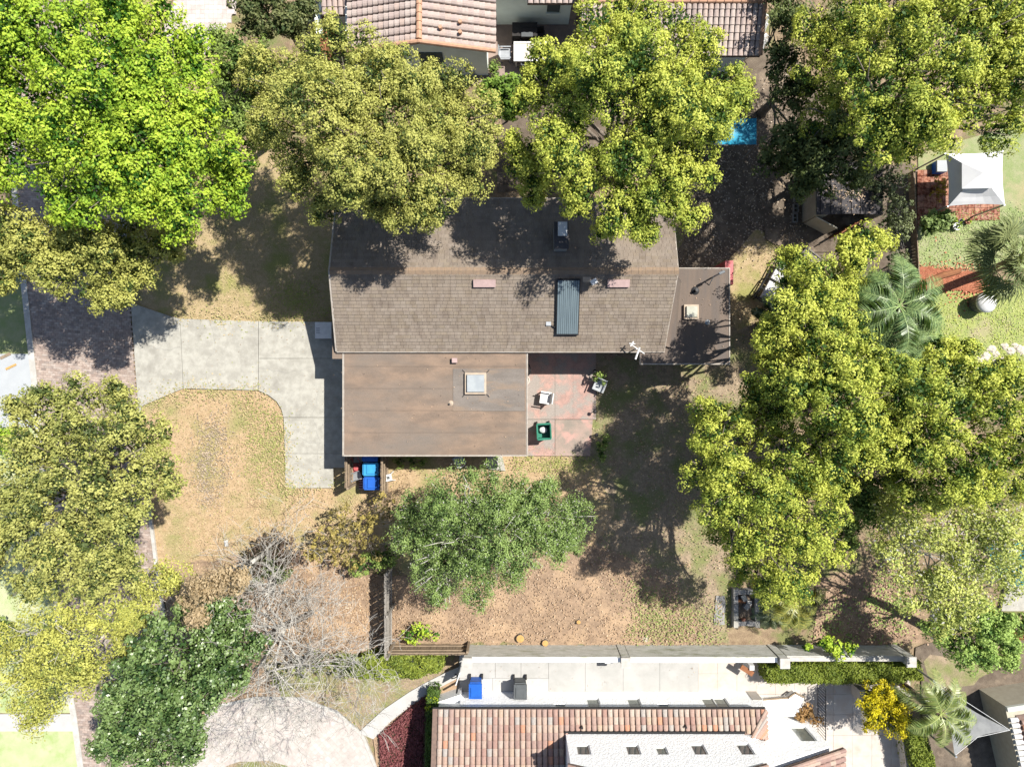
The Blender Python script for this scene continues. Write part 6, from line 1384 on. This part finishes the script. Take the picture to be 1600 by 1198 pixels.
litter('leaf_litter', [(235, 615), (440, 620), (450, 765), (600, 780), (560, 880), (260, 900)], 6500, YG + BR[:2] + [(.52, .4, .24)], 'tan and yellow leaves strewn on the lower front lawn', (.03, .07))
litter('leaf_litter', [(230, 300), (515, 260), (515, 495), (285, 490)], 5000, YG, 'yellow leaves on the upper front lawn', (.03, .06))
litter('leaf_litter', [(606, 905), (930, 850), (1040, 890), (1100, 1004), (608, 1004)], 5500, BR, 'brown leaves on the soil by the garden wall', (.04, .085))
litter('leaf_litter', [(606, 715), (930, 715), (930, 870), (606, 900)], 3500, BR + YG, 'tan leaves behind the low roof', (.03, .08))
litter('leaf_litter', [(930, 560), (1140, 580), (1190, 400), (1240, 380), (1200, 560), (1140, 1000), (1000, 1000), (920, 860)], 6500, BR + [(.2, .24, .08), (.26, .28, .1)], 'leaves on the shaded back lawn', (.03, .09))
litter('leaf_litter', [(1060, 250), (1240, 90), (1260, 380), (1140, 420), (1060, 410)], 2500, [(.45, .38, .3), (.3, .24, .18), (.4, .3, .2)], 'pale leaves on the dark soil below the blue canopy', (.04, .11))
litter('soil_crumb', [(310, 650), (345, 655), (350, 720), (360, 745), (335, 790), (315, 770)], 1500, [(.36, .29, .22), (.31, .25, .19), (.40, .32, .24), (.27, .215, .16)], 'bare grey soil crumbs in the tan lawn', (.04, .1), .085, clump=.8)
litter('grass', [(370, 620), (440, 640), (444, 760), (400, 770)], 2200, [(.24, .27, .08), (.3, .31, .1), (.36, .34, .14)], 'green grass tufts along the driveway edge', (.04, .08), .085, clump=.8)
litter('grass', [(420, 455), (500, 440), (512, 495), (430, 497)], 1300, [(.26, .3, .08), (.34, .34, .1)], 'green grass tufts above the driveway', (.04, .08), .085, clump=.8)
litter('grass', [(800, 716), (930, 716), (925, 735), (800, 728)], 900, [(.24, .28, .07), (.32, .33, .1)], 'green grass edge below the patio', (.04, .08), .09, clump=.7)
litter('leaf_litter', [(540, 558), (820, 558), (820, 708), (540, 708)], 90, [(.42, .3, .2), (.3, .22, .16), (.14, .11, .09)], 'few dry leaves on the low brown roof', (.03, .07), 2.64, soft=False)
litter('leaf_litter', [(1065, 430), (1135, 430), (1135, 560), (1010, 560)], 60, [(.42, .3, .2), (.3, .22, .16)], 'few dry leaves on the east low roof', (.03, .07), 2.7, soft=False)
litter('leaf_litter', [(725, 1032), (1090, 1032), (1090, 1082), (725, 1082)], 70, [(.4, .33, .27), (.3, .24, .2), (.5, .4, .3)], 'few dry specks on the white side yard', (.03, .07), .15)
for a_, b_ in (([(286, 492), (500, 496), (500, 503), (286, 500)], 1), ([(290, 605), (404, 607), (404, 616), (290, 614)], 2), ([(438, 640), (448, 668), (450, 765), (442, 765)], 3), ([(218, 634), (290, 604), (292, 612), (222, 650)], 4), ([(446, 758), (524, 758), (524, 768), (446, 768)], 5)):
    litter('grass', a_, 420, [(.26, .28, .09), (.36, .31, .14), (.44, .35, .2)], {1: 'grass creeping over the upper driveway edge', 2: 'grass creeping over the lower driveway edge', 3: 'grass creeping over the left edge of the driveway leg', 4: 'grass creeping over the driveway apron', 5: 'grass creeping over the driveway end'}[b_], (.05, .1), .115, clump=.8)
litter('weeds', [(1290, 910), (1420, 900), (1430, 1002), (1290, 1002)], 900, [(.24, .34, .08), (.32, .38, .12)], 'green weeds scattered in the palm litter', (.06, .13), .12, clump=.9)
litter('palm_litter', [(1275, 905), (1420, 890), (1435, 1004), (1270, 1004)], 2200, [(.46, .32, .22), (.36, .24, .16), (.26, .17, .11)], 'dry brown palm litter by the garden wall', (.04, .12))
litter('leaf_litter', [(400, 880), (600, 890), (600, 1010), (420, 1050)], 4000, BR, 'brown leaves beneath the bare trees', (.05, .11))
litter('grass', [(400, 1030), (690, 1048), (640, 1082), (565, 1136), (460, 1085)], 3500, [(.22, .28, .07), (.32, .33, .1), (.38, .3, .15)], 'thin grass beside the curved path', (.04, .09), .04)
litter('grass', [(1436, 340), (1600, 330), (1600, 420), (1436, 412)], 2500, [(.26, .36, .1), (.34, .4, .16)], 'green grass blades below the gazebo', (.04, .08), .06)
litter('grass', [(1440, 470), (1600, 470), (1600, 560), (1480, 600)], 2500, [(.36, .42, .08), (.28, .36, .08), (.42, .38, .2)], 'bright grass blades under the fan palm', (.04, .08), .06)
litter('grass', [(985, 905), (1120, 945), (1120, 1003), (985, 1003)], 2500, [(.2, .26, .07), (.27, .3, .1), (.34, .27, .15)], 'green weeds near the raised bed', (.05, .1), .1)
litter('mulch_chip', [(1436, 420), (1530, 426), (1534, 456), (1436, 450)], 1200, [(.46, .17, .09), (.34, .11, .06), (.54, .25, .15)], 'red bark chips in the mulch bed', (.06, .13), .06)
litter('leaf_litter', [(205, 490), (560, 500), (560, 660), (225, 640)], 130, BR, 'few brown leaves on the driveway', (.03, .06), .125)
litter('leaf_litter', [(1262, 280), (1350, 280), (1350, 335), (1262, 335)], 260, [(.5, .38, .28), (.4, .3, .2)], 'dry leaves on the dark shed roof', (.06, .13), 1.78)
